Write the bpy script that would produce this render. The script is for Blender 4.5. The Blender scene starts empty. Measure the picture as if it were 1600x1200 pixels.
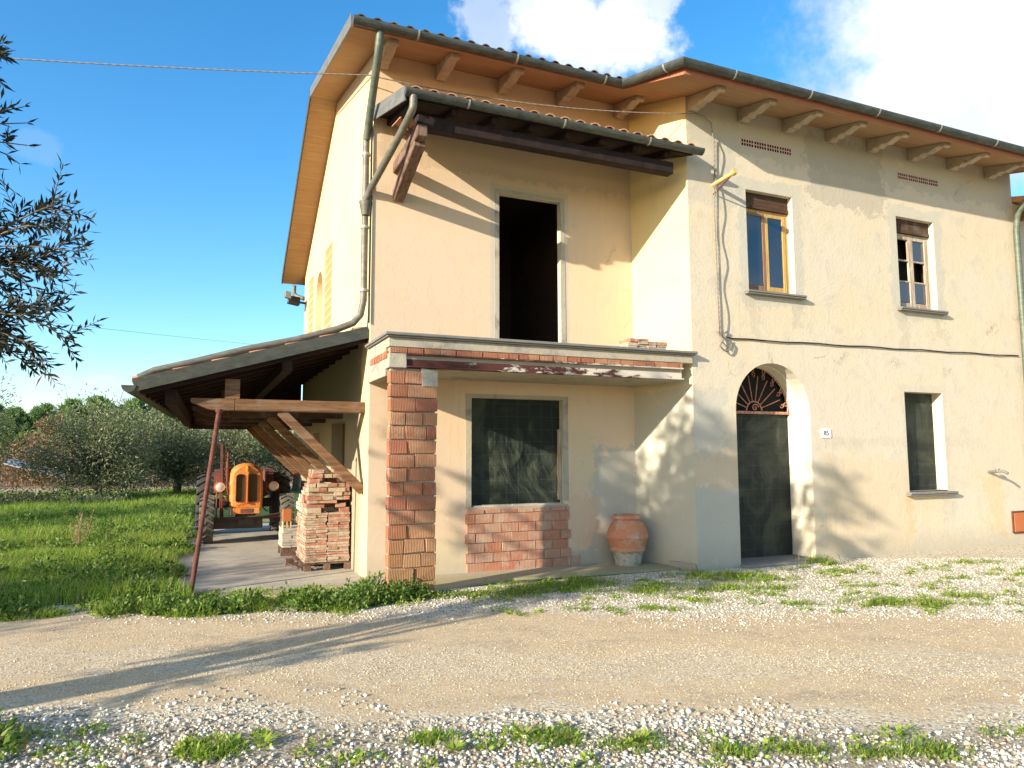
import bpy, math, random
import numpy as np
from mathutils import Vector, Matrix
from mathutils.geometry import tessellate_polygon

R = math.radians
sc = bpy.context.scene
col = sc.collection
random.seed(7)
rng = np.random.default_rng(11)

# ------------------------------------------------------------------ camera
CAM = Vector((-6.27, -8.09, 1.62))
cd = bpy.data.cameras.new('camera')
cam = bpy.data.objects.new('camera', cd)
col.objects.link(cam)
pit, yaw, roll = 0.0956962, 0.410146, -0.00306403
w0 = Vector((math.sin(yaw), math.cos(yaw), 0)); r0 = Vector((math.cos(yaw), -math.sin(yaw), 0)); u0 = Vector((0, 0, 1))
fw = w0*math.cos(pit) + u0*math.sin(pit); up = -w0*math.sin(pit) + u0*math.cos(pit)
rt = r0*math.cos(roll) + up*math.sin(roll); up2 = -r0*math.sin(roll) + up*math.cos(roll)
m = Matrix((rt, up2, -fw)).transposed().to_4x4(); m.translation = CAM
cam.matrix_world = m
cd.sensor_width = 36; cd.lens = 1115.48/1600*36
cd.clip_start = 0.05; cd.clip_end = 3000
sc.camera = cam
sc.render.resolution_x = 1024; sc.render.resolution_y = 768

# ------------------------------------------------------------------ light
SUN = Vector((2.6, 1.0, -0.88)).normalized()       # travel direction of the light
SUN_E = math.asin(-SUN.z)
sl = bpy.data.lights.new('sun', 'SUN'); sl.energy = 5.0; sl.angle = R(0.55); sl.color = (1.0, 0.91, 0.76)
so = bpy.data.objects.new('sun', sl); col.objects.link(so)
so.rotation_euler = SUN.to_track_quat('-Z', 'Y').to_euler(); so.location = (-30, -20, 20)
sc.view_settings.view_transform = 'Standard'; sc.view_settings.look = 'None'
sc.view_settings.gamma = 1; sc.view_settings.use_curve_mapping = False
sc.view_settings.exposure = 0.93

# ------------------------------------------------------------------ node helper
class G:
    def __init__(s, tree): s.t = tree; s.N = tree.nodes; s.L = tree.links; s.N.clear()
    def n(s, typ, **k):
        nd = s.N.new(typ)
        for a, b in k.items(): setattr(nd, a, b)
        return nd
    def put(s, sock, v):
        if isinstance(v, bpy.types.NodeSocket): s.L.new(v, sock)
        elif v is not None:
            if isinstance(v, (tuple, list)) and len(v) == 3 and sock.type == 'RGBA': v = (*v, 1)
            sock.default_value = v
    def m(s, op, a, b=None, c=None, clamp=False):
        nd = s.n('ShaderNodeMath', operation=op); nd.use_clamp = clamp
        s.put(nd.inputs[0], a); s.put(nd.inputs[1], b)
        if c is not None: s.put(nd.inputs[2], c)
        return nd.outputs[0]
    def vm(s, op, a, b=None):
        nd = s.n('ShaderNodeVectorMath', operation=op); s.put(nd.inputs[0], a); s.put(nd.inputs[1], b)
        return nd.outputs['Value'] if op in ('DOT_PRODUCT', 'LENGTH') else nd.outputs[0]
    def mix(s, f, a, b, blend='MIX'):
        nd = s.n('ShaderNodeMix', data_type='RGBA', blend_type=blend)
        s.put(nd.inputs[0], f); s.put(nd.inputs[6], a); s.put(nd.inputs[7], b)
        return nd.outputs[2]
    def sep(s, v): 
        nd = s.n('ShaderNodeSeparateXYZ'); s.put(nd.inputs[0], v); return nd.outputs
    def comb(s, x, y, z):
        nd = s.n('ShaderNodeCombineXYZ'); s.put(nd.inputs[0], x); s.put(nd.inputs[1], y); s.put(nd.inputs[2], z); return nd.outputs[0]
    def co(s): return s.n('ShaderNodeTexCoord').outputs['Object']
    def scale(s, v, sx, sy, sz): return s.vm('MULTIPLY', v, (sx, sy, sz))
    def noise(s, v, sc_, det=4, rough=.55, dist=0):
        nd = s.n('ShaderNodeTexNoise'); s.put(nd.inputs['Vector'], v); nd.inputs['Scale'].default_value = sc_
        nd.inputs['Detail'].default_value = det; nd.inputs['Roughness'].default_value = rough; nd.inputs['Distortion'].default_value = dist
        return nd.outputs[0]
    def voro(s, v, sc_, feat='F1', out=0):
        nd = s.n('ShaderNodeTexVoronoi', feature=feat); s.put(nd.inputs['Vector'], v); nd.inputs['Scale'].default_value = sc_
        return nd.outputs[out]
    def sm(s, v, a, b):                                             # smoothstep a..b
        nd = s.n('ShaderNodeMapRange', interpolation_type='SMOOTHSTEP')
        s.put(nd.inputs[0], v); s.put(nd.inputs[1], a); s.put(nd.inputs[2], b); return nd.outputs[0]
    def rect(s, x, z, x0, x1, z0, z1, nz, amp, soft=.02):
        d = s.m('MINIMUM', s.m('MINIMUM', s.m('SUBTRACT', x, x0), s.m('SUBTRACT', x1, x)), s.m('MINIMUM', s.m('SUBTRACT', z, z0), s.m('SUBTRACT', z1, z)))
        d = s.m('ADD', d, s.m('MULTIPLY', s.m('SUBTRACT', nz, .5), amp))
        return s.sm(d, -soft, soft)
    def bump(s, h, st, dist=.01):
        nd = s.n('ShaderNodeBump'); s.put(nd.inputs['Height'], h); nd.inputs['Strength'].default_value = st; nd.inputs['Distance'].default_value = dist
        return nd.outputs[0]
    def attr(s, name='rnd'): return s.n('ShaderNodeAttribute', attribute_name=name).outputs['Fac']
    def out(s, color, rough=.85, normal=None, metal=0, spec=.3, trans=None, alpha=None, coat=0):
        b = s.n('ShaderNodeBsdfPrincipled'); s.put(b.inputs['Base Color'], color); s.put(b.inputs['Roughness'], rough)
        s.put(b.inputs['Metallic'], metal); b.inputs['Specular IOR Level'].default_value = spec
        if coat: b.inputs['Coat Weight'].default_value = coat
        if normal is not None: s.put(b.inputs['Normal'], normal)
        o = s.n('ShaderNodeOutputMaterial'); sh = b.outputs[0]
        if trans is not None:
            tr = s.n('ShaderNodeBsdfTranslucent'); s.put(tr.inputs[0], trans); mx = s.n('ShaderNodeMixShader'); mx.inputs[0].default_value = .35
            s.L.new(sh, mx.inputs[1]); s.L.new(tr.outputs[0], mx.inputs[2]); sh = mx.outputs[0]
        s.L.new(sh, o.inputs[0]); return b

def mat(name, fn):
    m_ = bpy.data.materials.new(name); m_.use_nodes = True
    fn(G(m_.node_tree)); return m_

# ------------------------------------------------------------------ world
wd = bpy.data.worlds.new("World"); sc.world = wd; wd.use_nodes = True
g = G(wd.node_tree)
sky = g.n('ShaderNodeTexSky', sky_type='NISHITA'); sky.sun_disc = False
sky.sun_elevation = SUN_E; sky.sun_rotation = math.atan2(-SUN.x, -SUN.y); sky.altitude = 50
sky.air_density = 1.0; sky.dust_density = .6; sky.ozone_density = 2.5
hs = g.n('ShaderNodeHueSaturation'); hs.inputs['Saturation'].default_value = 1.32; hs.inputs['Value'].default_value = 1.30; hs.inputs['Hue'].default_value = .497
g.L.new(sky.outputs[0], hs.inputs['Color'])
dirv = g.vm('NORMALIZE', g.n('ShaderNodeTexCoord').outputs['Generated'])
def cam_dir(x, y): return (fw + rt*((x-800)/1115.48) - up2*((y-600)/1115.48)).normalized()
wob = g.noise(dirv, 3.2, 6, .6); wob2 = g.noise(g.vm('ADD', dirv, (5, 3, 1)), 11, 8, .66)
mask = None
for (x, y, rad, amp, dens) in [(870, 35, .095, .12, 1), (955, 55, .085, .1, .95), (775, 45, .07, .14, .6), (890, 90, .06, .12, .7), (1000, 0, .06, .1, .8), (1560, 120, .20, .13, 1), (1440, 190, .12, .12, .95), (1660, -60, .26, .14, 1), (1340, 215, .10, .13, .8), (1250, 220, .07, .12, .5),
                              (82, 596, .022, .03, .75), (70, 600, .020, .03, .6), (160, 600, .030, .04, .7), (235, 625, .045, .06, .8), (120, 665, .06, .07, .4), (55, 230, .03, .05, .10), (320, 665, .06, .06, .7)]:
    d = cam_dir(x, y)
    dist = g.vm('LENGTH', g.vm('MULTIPLY', g.vm('SUBTRACT', dirv, tuple(d)), (1, 1, 1.45 if y < 500 else 2.2)))
    dist = g.m('ADD', dist, g.m('MULTIPLY', g.m('SUBTRACT', wob, .5), -amp*2.2)); dist = g.m('ADD', dist, g.m('MULTIPLY', g.m('SUBTRACT', wob2, .5), -amp*1.3))
    mk = g.m('MULTIPLY', g.m('SUBTRACT', 1, g.sm(dist, rad*.62, rad*1.08)), dens)
    mask = mk if mask is None else g.m('MAXIMUM', mask, mk)
beh = g.sm(g.vm('DOT_PRODUCT', dirv, tuple(fw)), .60, .35)          # broken cloud added in the unseen sky to whiten the ambient fill
big = g.m('MULTIPLY', g.m('MULTIPLY', g.sm(g.noise(g.vm('ADD', dirv, (3, 9, 2)), 2.2, 6, .6), .50, .62), beh), .7)
mask = g.m('MAXIMUM', mask, big)
shade = g.noise(g.vm('ADD', dirv, (1, 2, 7)), 4.5, 4, .5)
ccol = g.mix(g.sm(shade, .38, .62), (3.3, 3.7, 4.3), (5.0, 5.1, 5.3))
skyc = g.mix(g.m('MULTIPLY', mask, .97), hs.outputs[0], ccol)
bg = g.n('ShaderNodeBackground'); g.L.new(skyc, bg.inputs[0]); bg.inputs[1].default_value = .13
wo = g.n('ShaderNodeOutputWorld'); g.L.new(bg.outputs[0], wo.inputs[0])

# ------------------------------------------------------------------ mesh helper
def tag(o, label=None, cat=None, group=None, kind=None):
    if label: o['label'] = label
    if cat: o['category'] = cat
    if group: o['group'] = group
    if kind: o['kind'] = kind
    return o
def empty(name, loc, label=None, cat=None, group=None, rz=0):
    o = bpy.data.objects.new(name, None); col.objects.link(o); o.location = loc; o.rotation_euler = (0, 0, rz)
    o.empty_display_size = .1
    return tag(o, label, cat, group)
def copy_tree(o, parent=None):
    c = o.copy(); col.objects.link(c); c.parent = parent
    for ch in list(o.children): copy_tree(ch, c)
    return c

BOXF = [(0, 3, 2, 1), (4, 5, 6, 7), (0, 1, 5, 4), (1, 2, 6, 5), (2, 3, 7, 6), (3, 0, 4, 7)]
class MB:
    def __init__(s): s.v = []; s.f = []; s.r = []; s.mi = []; s.cm = 0
    def add(s, vs, fs, rnd=None):
        b = len(s.v); s.v.extend(tuple(p) for p in vs); rnd = random.random() if rnd is None else rnd
        for f in fs: s.f.append(tuple(i+b for i in f)); s.r.append(rnd); s.mi.append(s.cm)
        return s
    def box(s, x0, x1, y0, y1, z0, z1, rnd=None, jit=0, M=None):
        vs = [Vector((x0, y0, z0)), Vector((x1, y0, z0)), Vector((x1, y1, z0)), Vector((x0, y1, z0)), Vector((x0, y0, z1)), Vector((x1, y0, z1)), Vector((x1, y1, z1)), Vector((x0, y1, z1))]
        if jit: vs = [p + Vector((random.uniform(-jit, jit), random.uniform(-jit, jit), random.uniform(-jit, jit))) for p in vs]
        if M is not None: vs = [M @ p for p in vs]
        return s.add(vs, BOXF, rnd)
    def beam(s, p, q, w, h, upv=(0, 0, 1), rnd=None):
        p = Vector(p); q = Vector(q); d = (q-p).normalized(); a = d.cross(Vector(upv)).normalized(); b = a.cross(d)
        vs = [c + a*x*w/2 + b*y*h/2 for c in (p, q) for x, y in ((-1, -1), (1, -1), (1, 1), (-1, 1))]
        return s.add(vs, [(0, 3, 2, 1), (4, 5, 6, 7), (0, 1, 5, 4), (1, 2, 6, 5), (2, 3, 7, 6), (3, 0, 4, 7)], rnd)
    def tube(s, pts, rad, n=10, cap=True, rnd=None):
        pts = [Vector(p) for p in pts]; rads = rad if isinstance(rad, (list, tuple)) else [rad]*len(pts)
        vs = []; a = None
        for i, p in enumerate(pts):
            d = (pts[min(i+1, len(pts)-1)] - pts[max(i-1, 0)])
            d = d.normalized() if d.length > 1e-9 else Vector((0, 0, 1))
            if a is None: a = d.orthogonal().normalized()
            else:
                a = (a - d*a.dot(d)); a = a.normalized() if a.length > 1e-6 else d.orthogonal().normalized()
            b = d.cross(a)
            for k in range(n):
                t = 2*math.pi*k/n; vs.append(p + (a*math.cos(t) + b*math.sin(t))*rads[i])
        fs = [(i*n+k, i*n+(k+1) % n, (i+1)*n+(k+1) % n, (i+1)*n+k) for i in range(len(pts)-1) for k in range(n)]
        if cap: fs += [tuple(reversed(range(n))), tuple((len(pts)-1)*n+k for k in range(n))]
        return s.add(vs, fs, rnd)
    def prism(s, poly, fn, d0, d1, rnd=None):                       # poly 2D, fn(u,v,d)->3D
        n = len(poly); vs = [fn(u, v, d0) for u, v in poly] + [fn(u, v, d1) for u, v in poly]
        tr = tessellate_polygon([[Vector((u, v, 0)) for u, v in poly]])
        fs = [tuple(t) for t in tr] + [tuple(i+n for i in reversed(t)) for t in tr] + [(i, (i+1) % n, (i+1) % n+n, i+n) for i in range(n)]
        return s.add(vs, fs, rnd)
    def lathe(s, prof, n=32, c=(0, 0, 0), rnd=None, axis='Z'):
        vs = []
        for r_, z in prof:
            for k in range(n):
                t = 2*math.pi*k/n
                p = (r_*math.cos(t), r_*math.sin(t), z) if axis == 'Z' else (z, r_*math.cos(t), r_*math.sin(t)) if axis == 'X' else (r_*math.cos(t), z, r_*math.sin(t))
                vs.append((p[0]+c[0], p[1]+c[1], p[2]+c[2]))
        fs = [(i*n+k, i*n+(k+1) % n, (i+1)*n+(k+1) % n, (i+1)*n+k) for i in range(len(prof)-1) for k in range(n)]
        return s.add(vs, fs, rnd)
    def build(s, name, mats, parent=None, smooth=False, bevel=0, recalc=True, auto=None):
        me = bpy.data.meshes.new(name); me.from_pydata([tuple(p) for p in s.v], [], s.f)
        mats = mats if isinstance(mats, (list, tuple)) else [mats]
        for m_ in mats: me.materials.append(m_)
        a = me.attributes.new('rnd', 'FLOAT', 'FACE'); a.data.foreach_set('value', np.array(s.r, dtype=np.float32))
        me.polygons.foreach_set('material_index', np.array(s.mi, dtype=np.int32))
        if recalc:
            import bmesh
            bm = bmesh.new(); bm.from_mesh(me); bmesh.ops.recalc_face_normals(bm, faces=bm.faces); bm.to_mesh(me); bm.free()
        if smooth:
            me.polygons.foreach_set('use_smooth', [True]*len(me.polygons))
        me.update()
        o = bpy.data.objects.new(name, me); col.objects.link(o)
        if parent: o.parent = parent
        if bevel:
            b = o.modifiers.new('bevel', 'BEVEL'); b.width = bevel; b.segments = 1; b.limit_method = 'ANGLE'; b.angle_limit = R(40)
        if smooth and auto is not None: me.set_sharp_from_angle(angle=R(auto))
        return o

def np_mesh(name, V, F, rnd, material, parent=None, k=4, smooth=False):
    """V (n,3), F (m,k) ints, rnd (m,)"""
    me = bpy.data.meshes.new(name); m_ = len(F)
    me.vertices.add(len(V)); me.vertices.foreach_set('co', np.asarray(V, np.float32).ravel())
    me.loops.add(m_*k); me.loops.foreach_set('vertex_index', np.asarray(F, np.int32).ravel())
    me.polygons.add(m_); me.polygons.foreach_set('loop_start', np.arange(0, m_*k, k, dtype=np.int32))
    try: me.polygons.foreach_set('loop_total', np.full(m_, k, np.int32))
    except Exception: pass
    me.materials.append(material)
    a = me.attributes.new('rnd', 'FLOAT', 'FACE'); a.data.foreach_set('value', np.asarray(rnd, np.float32))
    if smooth: me.polygons.foreach_set('use_smooth', np.ones(m_, bool))
    me.update(calc_edges=True); me.validate()
    o = bpy.data.objects.new(name, me); col.objects.link(o)
    if parent: o.parent = parent
    return o

# ------------------------------------------------------------------ materials
def plaster(base, patches=(), grey=(.42, .39, .32), greyamt=.42, low=None, bump=.85, spots=.6):
    def fn(g):
        co = g.co(); s3 = g.sep(co); x, y, z = s3[0], s3[1], s3[2]
        n1 = g.noise(co, .7, 5, .6); n2 = g.noise(co, 3.1, 6, .65, .6); n3 = g.noise(co, 22, 5, .7); n4 = g.noise(g.scale(co, 3.5, 3.5, .5), 2.2, 5, .6)
        c = g.mix(g.sm(n1, .35, .7), base, tuple(b*k for b, k in zip(base, (1.04, .98, .88))))
        c = g.mix(g.m('MULTIPLY', g.sm(n2, .5, .72), greyamt), c, grey)
        c = g.mix(g.m('MULTIPLY', g.sm(n4, .52, .75), .22), c, tuple(b*.8 for b in base))
        en = g.m('ADD', g.m('MULTIPLY', g.noise(co, 8, 6, .7, .4), .55), g.m('MULTIPLY', g.noise(co, 2.3, 3, .6), .45))
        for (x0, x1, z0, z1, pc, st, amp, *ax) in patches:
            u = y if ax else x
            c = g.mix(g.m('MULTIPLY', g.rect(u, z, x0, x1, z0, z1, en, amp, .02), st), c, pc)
        c = g.mix(g.m('MULTIPLY', g.sm(g.m('ADD', z, g.m('MULTIPLY', n2, .5)), .72, .22), .55), c, (.34, .30, .22))
        c = g.mix(g.m('MULTIPLY', g.sm(n3, .56, .75), .30), c, tuple(b*.72 for b in base))
        pits = g.sm(g.voro(co, 9), .10, .03); pm = g.m('MULTIPLY', pits, g.sm(g.noise(co, 1.7, 3), .60, .68))
        c = g.mix(g.m('MULTIPLY', pm, spots), c, (.22, .18, .13))
        cw = g.vm('ADD', co, g.vm('MULTIPLY', g.comb(n2, n3, n2), (.25, .25, .25)))
        ck = g.sm(g.voro(cw, 1.1, 'DISTANCE_TO_EDGE'), .012, .003); ck = g.m('MULTIPLY', ck, g.sm(g.noise(co, .9, 3), .60, .68)); c = g.mix(g.m('MULTIPLY', ck, .35), c, (.17, .14, .10))
        st = g.noise(g.scale(co, 14, 14, .7), 1.6, 5, .65); c = g.mix(g.m('MULTIPLY', g.m('MULTIPLY', g.sm(st, .52, .72), g.sm(n1, .40, .62)), .28), c, tuple(b*.62 for b in base))
        fl = g.sm(g.noise(co, 5, 8, .8, 1.2), .60, .64); c = g.mix(g.m('MULTIPLY', fl, .30), c, tuple(min(1, b*1.18) for b in base))
        n3 = g.m('SUBTRACT', n3, g.m('MULTIPLY', ck, .8))
        h = g.m('ADD', g.m('MULTIPLY', n2, .5), g.m('MULTIPLY', n3, .35)); h = g.m('ADD', h, g.m('MULTIPLY', g.noise(co, 70, 3, .6), .15)); h = g.m('SUBTRACT', h, g.m('MULTIPLY', pm, .3))
        g.out(c, .92, g.bump(h, bump, .02), spec=.15)
    return fn
GREY = (.43, .42, .36)
M = {}
FRONT = (.60, .52, .395); RECESS = (.66, .50, .345); SIDE = (.64, .53, .31)
M['front'] = mat('front_plaster', plaster(FRONT, [
    (-.5, .80, -.6, 1.15, GREY, .8, .9), (-.1, .9, 1.15, 1.66, (.58, .43, .28), .6, 1.1), (-.3, .5, 1.6, 2.5, GREY, .45, 1.6),
    (.90, 2.16, 3.78, 5.72, (.47, .44, .36), .7, .55), (4.06, 5.36, 3.78, 5.73, (.48, .45, .36), .75, .6), (4.14, 5.22, .93, 2.70, (.50, .46, .37), .5, .3),
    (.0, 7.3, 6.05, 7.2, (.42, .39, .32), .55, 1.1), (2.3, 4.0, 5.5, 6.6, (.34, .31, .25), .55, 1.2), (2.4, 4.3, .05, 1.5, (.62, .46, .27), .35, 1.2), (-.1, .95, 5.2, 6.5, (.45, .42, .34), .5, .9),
    (6.1, 6.6, .2, 1.15, (.62, .44, .21), .45, 2.2), (1.02, 1.22, 3.3, 3.93, (.45, .38, .27), .4, 1.2), (1.86, 2.08, 3.45, 3.93, (.44, .38, .28), .4, 1.2), (4.2, 4.42, 3.3, 3.93, (.45, .39, .29), .4, 1.2), (5.0, 5.26, 3.5, 3.93, (.44, .38, .28), .4, 1.2), (4.12, 4.3, .3, .9, (.58, .40, .20), .45, 1.0), (5.0, 5.3, .5, .9, (.45, .42, .35), .4, 1.0), (2.25, 6.1, 1.70, 1.85, (.50, .43, .32), .3, .6)]))
M['recess'] = mat('recess_plaster', plaster(RECESS, [
    (-1.05, -.2, .15, 1.72, GREY, .8, 1.6), (-1.4, -.9, .3, .95, (.60, .42, .28), .6, .5), (-1.4, -.25, -.1, .22, (.45, .42, .34), .8, .2), (-1.4, -1.0, 1.1, 2.0, (.60, .50, .30), .5, .5),
    (-2.62, -1.38, 3.0, 5.44, (.45, .43, .37), .6, .10), (-4.2, -.2, 5.55, 6.4, (.48, .36, .22), .5, .7), (-3.8, -2.7, -.1, .45, (.62, .52, .32), .5, .4)], greyamt=.18, bump=.35))
M['step'] = mat('step_plaster', plaster((.72, .60, .33), [
    (-.1, 1.2, -.3, 2.5, (.47, .46, .39), .9, .5, 1), (-.1, 1.2, 2.3, 2.9, (.56, .49, .36), .5, .5, 1)], greyamt=.12, bump=.35))
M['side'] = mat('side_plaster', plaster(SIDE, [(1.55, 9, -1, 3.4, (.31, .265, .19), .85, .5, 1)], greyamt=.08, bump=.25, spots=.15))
M['frieze'] = mat('bare_plaster', plaster((.46, .35, .25), greyamt=.3))
M['reveal'] = mat('reveal_plaster', plaster((.56, .52, .42), greyamt=.25, bump=.4))
M['white_reveal'] = mat('door_reveal_plaster', plaster((.68, .64, .54), greyamt=.1, bump=.25))
M['concrete'] = mat('cement_render', plaster((.42, .37, .285), greyamt=1.0, grey=(.25, .22, .18), bump=1, low=None))
M['mortar'] = mat('mortar', plaster((.36, .32, .26), bump=1))
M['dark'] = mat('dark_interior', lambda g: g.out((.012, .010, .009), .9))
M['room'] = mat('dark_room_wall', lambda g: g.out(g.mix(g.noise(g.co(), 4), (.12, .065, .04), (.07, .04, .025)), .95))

def f_brick(g):
    co = g.co(); r_ = g.attr(); s3 = g.sep(co)
    c = g.mix(r_, (.33, .12, .06), (.47, .235, .12)); 
    c = g.mix(g.sm(g.m('FRACT', g.m('MULTIPLY', r_, 7.3)), .72, .8), c, (.33, .12, .07))
    st = g.m('SINE', g.m('MULTIPLY', g.m('ADD', s3[0], s3[1]), 330))
    c = g.mix(g.m('MULTIPLY', g.sm(st, 0, .9), .28), c, (.28, .11, .06))
    n = g.noise(co, 6, 6, .7); c = g.mix(g.m('MULTIPLY', g.sm(n, .5, .7), .5), c, (.40, .31, .22))
    n2 = g.noise(co, 30, 4, .7); c = g.mix(g.m('MULTIPLY', n2, .3), c, (.25, .12, .08))
    low = g.m('MULTIPLY', g.sm(g.m('ADD', s3[2], g.m('MULTIPLY', n, .8)), 1.5, .4), .45); c = g.mix(low, c, (.27, .19, .075))
    g.out(c, .9, g.bump(g.m('ADD', g.m('MULTIPLY', st, .35), n2), .7, .006), spec=.15)
M['brick'] = mat('ribbed_hollow_brick', f_brick)
def f_pale(g):
    co = g.co(); r_ = g.attr()
    c = g.mix(r_, (.43, .17, .095), (.44, .25, .16)); s3 = g.sep(co)
    st = g.m('SINE', g.m('MULTIPLY', g.m('ADD', s3[0], s3[1]), 300))
    n = g.noise(co, 8, 6, .7); c = g.mix(g.m('MULTIPLY', g.sm(n, .46, .66), .6), c, (.48, .37, .27))
    n2 = g.noise(co, 40, 4, .7)
    g.out(c, .9, g.bump(g.m('ADD', g.m('MULTIPLY', st, .25), n2), .6, .006), spec=.15)
M['brick_pale'] = mat('pale_infill_brick', f_pale)
def f_oldbrick(g):
    co = g.co(); oi = g.n('ShaderNodeObjectInfo').outputs['Random']
    c = g.mix(oi, (.40, .24, .145), (.31, .205, .14)); c = g.mix(g.sm(g.m('FRACT', g.m('MULTIPLY', oi, 9.1)), .7, .75), c, (.42, .17, .10)); c = g.mix(g.sm(g.m('FRACT', g.m('MULTIPLY', oi, 5.7)), .6, .65), c, (.45, .34, .23))
    n = g.noise(g.vm('ADD', co, g.comb(oi, oi, oi)), 14, 6, .7); c = g.mix(g.m('MULTIPLY', g.sm(n, .45, .65), .6), c, (.56, .47, .38))
    n2 = g.noise(co, 60, 4, .7)
    g.out(c, .93, g.bump(g.m('ADD', n, n2), .9, .01), spec=.12)
M['old_brick'] = mat('salvaged_tile', f_oldbrick)
def f_redbrick(g):
    co = g.co(); oi = g.n('ShaderNodeObjectInfo').outputs['Random']
    c = g.mix(oi, (.30, .11, .07), (.40, .22, .14)); n = g.noise(g.vm('ADD', co, g.comb(oi, oi, oi)), 14, 6, .7); c = g.mix(g.m('MULTIPLY', g.sm(n, .48, .7), .6), c, (.52, .42, .34))
    g.out(c, .93, g.bump(n, .9, .01), spec=.12)
M['red_brick'] = mat('loose_red_brick', f_redbrick)
def f_greybrick(g):
    co = g.co(); oi = g.n('ShaderNodeObjectInfo').outputs['Random']
    c = g.mix(oi, (.42, .36, .28), (.50, .43, .35)); n = g.noise(g.vm('ADD', co, g.comb(oi, oi, oi)), 14, 6, .7); c = g.mix(g.m('MULTIPLY', g.sm(n, .45, .7), .6), c, (.34, .27, .21))
    g.out(c, .93, g.bump(n, .9, .01), spec=.12)
M['grey_brick'] = mat('greyed_tile', f_greybrick)

def wood(c1, c2, freq=(3, 30, 30), rough=.8, bumps=.6):
    def fn(g):
        co = g.co(); r_ = g.attr()
        n = g.noise(g.scale(g.vm('ADD', co, g.comb(g.m('MULTIPLY', r_, 9), r_, r_)), *freq), 1.0, 6, .65, .5)
        n5 = g.noise(g.scale(co, *[f*2.6 for f in freq]), 1.0, 6, .7, .3); ckw = g.sm(n5, .60, .66); c = g.mix(g.sm(n, .3, .7), c1, c2); c = g.mix(g.m('MULTIPLY', ckw, .6), c, tuple(k*.35 for k in c2)); c = g.mix(g.m('MULTIPLY', g.sm(g.noise(co, 4, 4), .5, .7), .35), c, (.26, .22, .18) if c1[0] > .1 else c2); n = g.m('SUBTRACT', n, g.m('MULTIPLY', ckw, .5)); c = g.mix(g.m('MULTIPLY', r_, .35), c, tuple(k*.6 for k in c1))
        g.out(c, rough, g.bump(n, bumps, .01), spec=.2)
    return fn
M['beam'] = mat('old_beam_wood', wood((.27, .145, .07), (.12, .06, .03), (2.5, 30, 30)))
M['beam_shaded'] = mat('shaded_beam_wood', wood((.11, .06, .032), (.05, .028, .018), (2.5, 30, 30)))  # darker copy of the beam wood, shade put into its colour
M['dark_wood'] = mat('dark_canopy_wood', wood((.035, .020, .015), (.014, .009, .008), (8, 8, 8)))
M['shed_boards'] = mat('shed_roof_boards', wood((.045, .024, .016), (.02, .012, .009), (1.5, 25, 8)))
M['bracket_wood'] = mat('canopy_brace_wood', wood((.24, .15, .105), (.09, .045, .032), (20, 5, 8)))
def f_soffit(g):
    co = g.co(); s3 = g.sep(co); 
    n = g.noise(g.scale(co, 1.2, 60, 60), 1, 5, .7); n2 = g.noise(co, 1.6, 5, .6)
    st = g.m('FRACT', g.m('MULTIPLY', s3[1], 22)); ln = g.sm(st, .08, 0)
    c = g.mix(g.sm(n, .25, .75), (.30, .175, .09), (.42, .28, .155)); c = g.mix(g.m('MULTIPLY', g.sm(n2, .45, .7), .45), c, (.33, .15, .07)); c = g.mix(g.m('MULTIPLY', ln, .6), c, (.14, .06, .03))
    g.out(c, .8, g.bump(g.m('SUBTRACT', n, ln), .5, .006), spec=.2)
M['soffit'] = mat('soffit_boards', f_soffit)
M['bracket'] = mat('eave_bracket_wood', wood((.52, .43, .32), (.42, .33, .23), (20, 3, 6)))
def metal_old(c1, c2, stain=(.10, .16, .12)):
    def fn(g):
        co = g.co(); n = g.noise(g.scale(co, 2, 2, 6), 3, 6, .7); n2 = g.noise(co, 25, 5, .7)
        c = g.mix(g.sm(n, .35, .65), c1, c2); c = g.mix(g.m('MULTIPLY', g.sm(n2, .55, .7), .5), c, stain)
        g.out(c, .55, g.bump(n2, .25, .004), metal=.25, spec=.4)
    return fn
M['fascia'] = mat('red_fascia', lambda g: g.out(g.mix(g.noise(g.co(), 6, 5), (.42, .15, .07), (.30, .12, .07)), .8))
M['gutter'] = mat('weathered_gutter', metal_old((.05, .055, .048), (.095, .10, .085)))
M['pipe'] = mat('weathered_downpipe', metal_old((.13, .12, .09), (.20, .18, .14), (.08, .09, .065)))
M['pipe_green'] = mat('mossy_downpipe', metal_old((.09, .12, .085), (.16, .165, .125), (.04, .12, .075)))
M['flash'] = mat('grey_flashing', metal_old((.14, .14, .125), (.20, .19, .17), (.26, .24, .21)))
M['flash_dark'] = mat('dark_flashing', metal_old((.055, .055, .042), (.085, .085, .065), (.13, .13, .10)))
M['strap'] = mat('gutter_strap_metal', lambda g: g.out((.34, .33, .28), .6, metal=.3))
def f_tile(g):
    co = g.co(); r_ = g.attr(); n = g.noise(co, 9, 6, .7)
    c = g.mix(r_, (.48, .20, .11), (.60, .33, .20)); c = g.mix(g.m('MULTIPLY', g.sm(n, .48, .68), .55), c, (.20, .15, .12))
    g.out(c, .9, g.bump(n, .6, .008), spec=.15)
M['tile'] = mat('terracotta_roof_tile', f_tile)
def f_darktile(g):
    co = g.co(); r_ = g.attr(); n = g.noise(co, 9, 6, .7)
    c = g.mix(r_, (.10, .06, .045), (.20, .13, .10)); c = g.mix(g.m('MULTIPLY', g.sm(n, .45, .65), .6), c, (.05, .045, .04))
    g.out(c, .9, g.bump(n, .6, .008), spec=.15)
M['tile_dark'] = mat('blackened_roof_tile', f_darktile)
def f_stone(g):
    co = g.co(); n = g.noise(co, 12, 6, .7); g.out(g.mix(n, (.12, .115, .10), (.27, .25, .22)), .8, g.bump(n, .5, .006), spec=.25)
M['stone'] = mat('grey_sandstone', f_stone)
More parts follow.
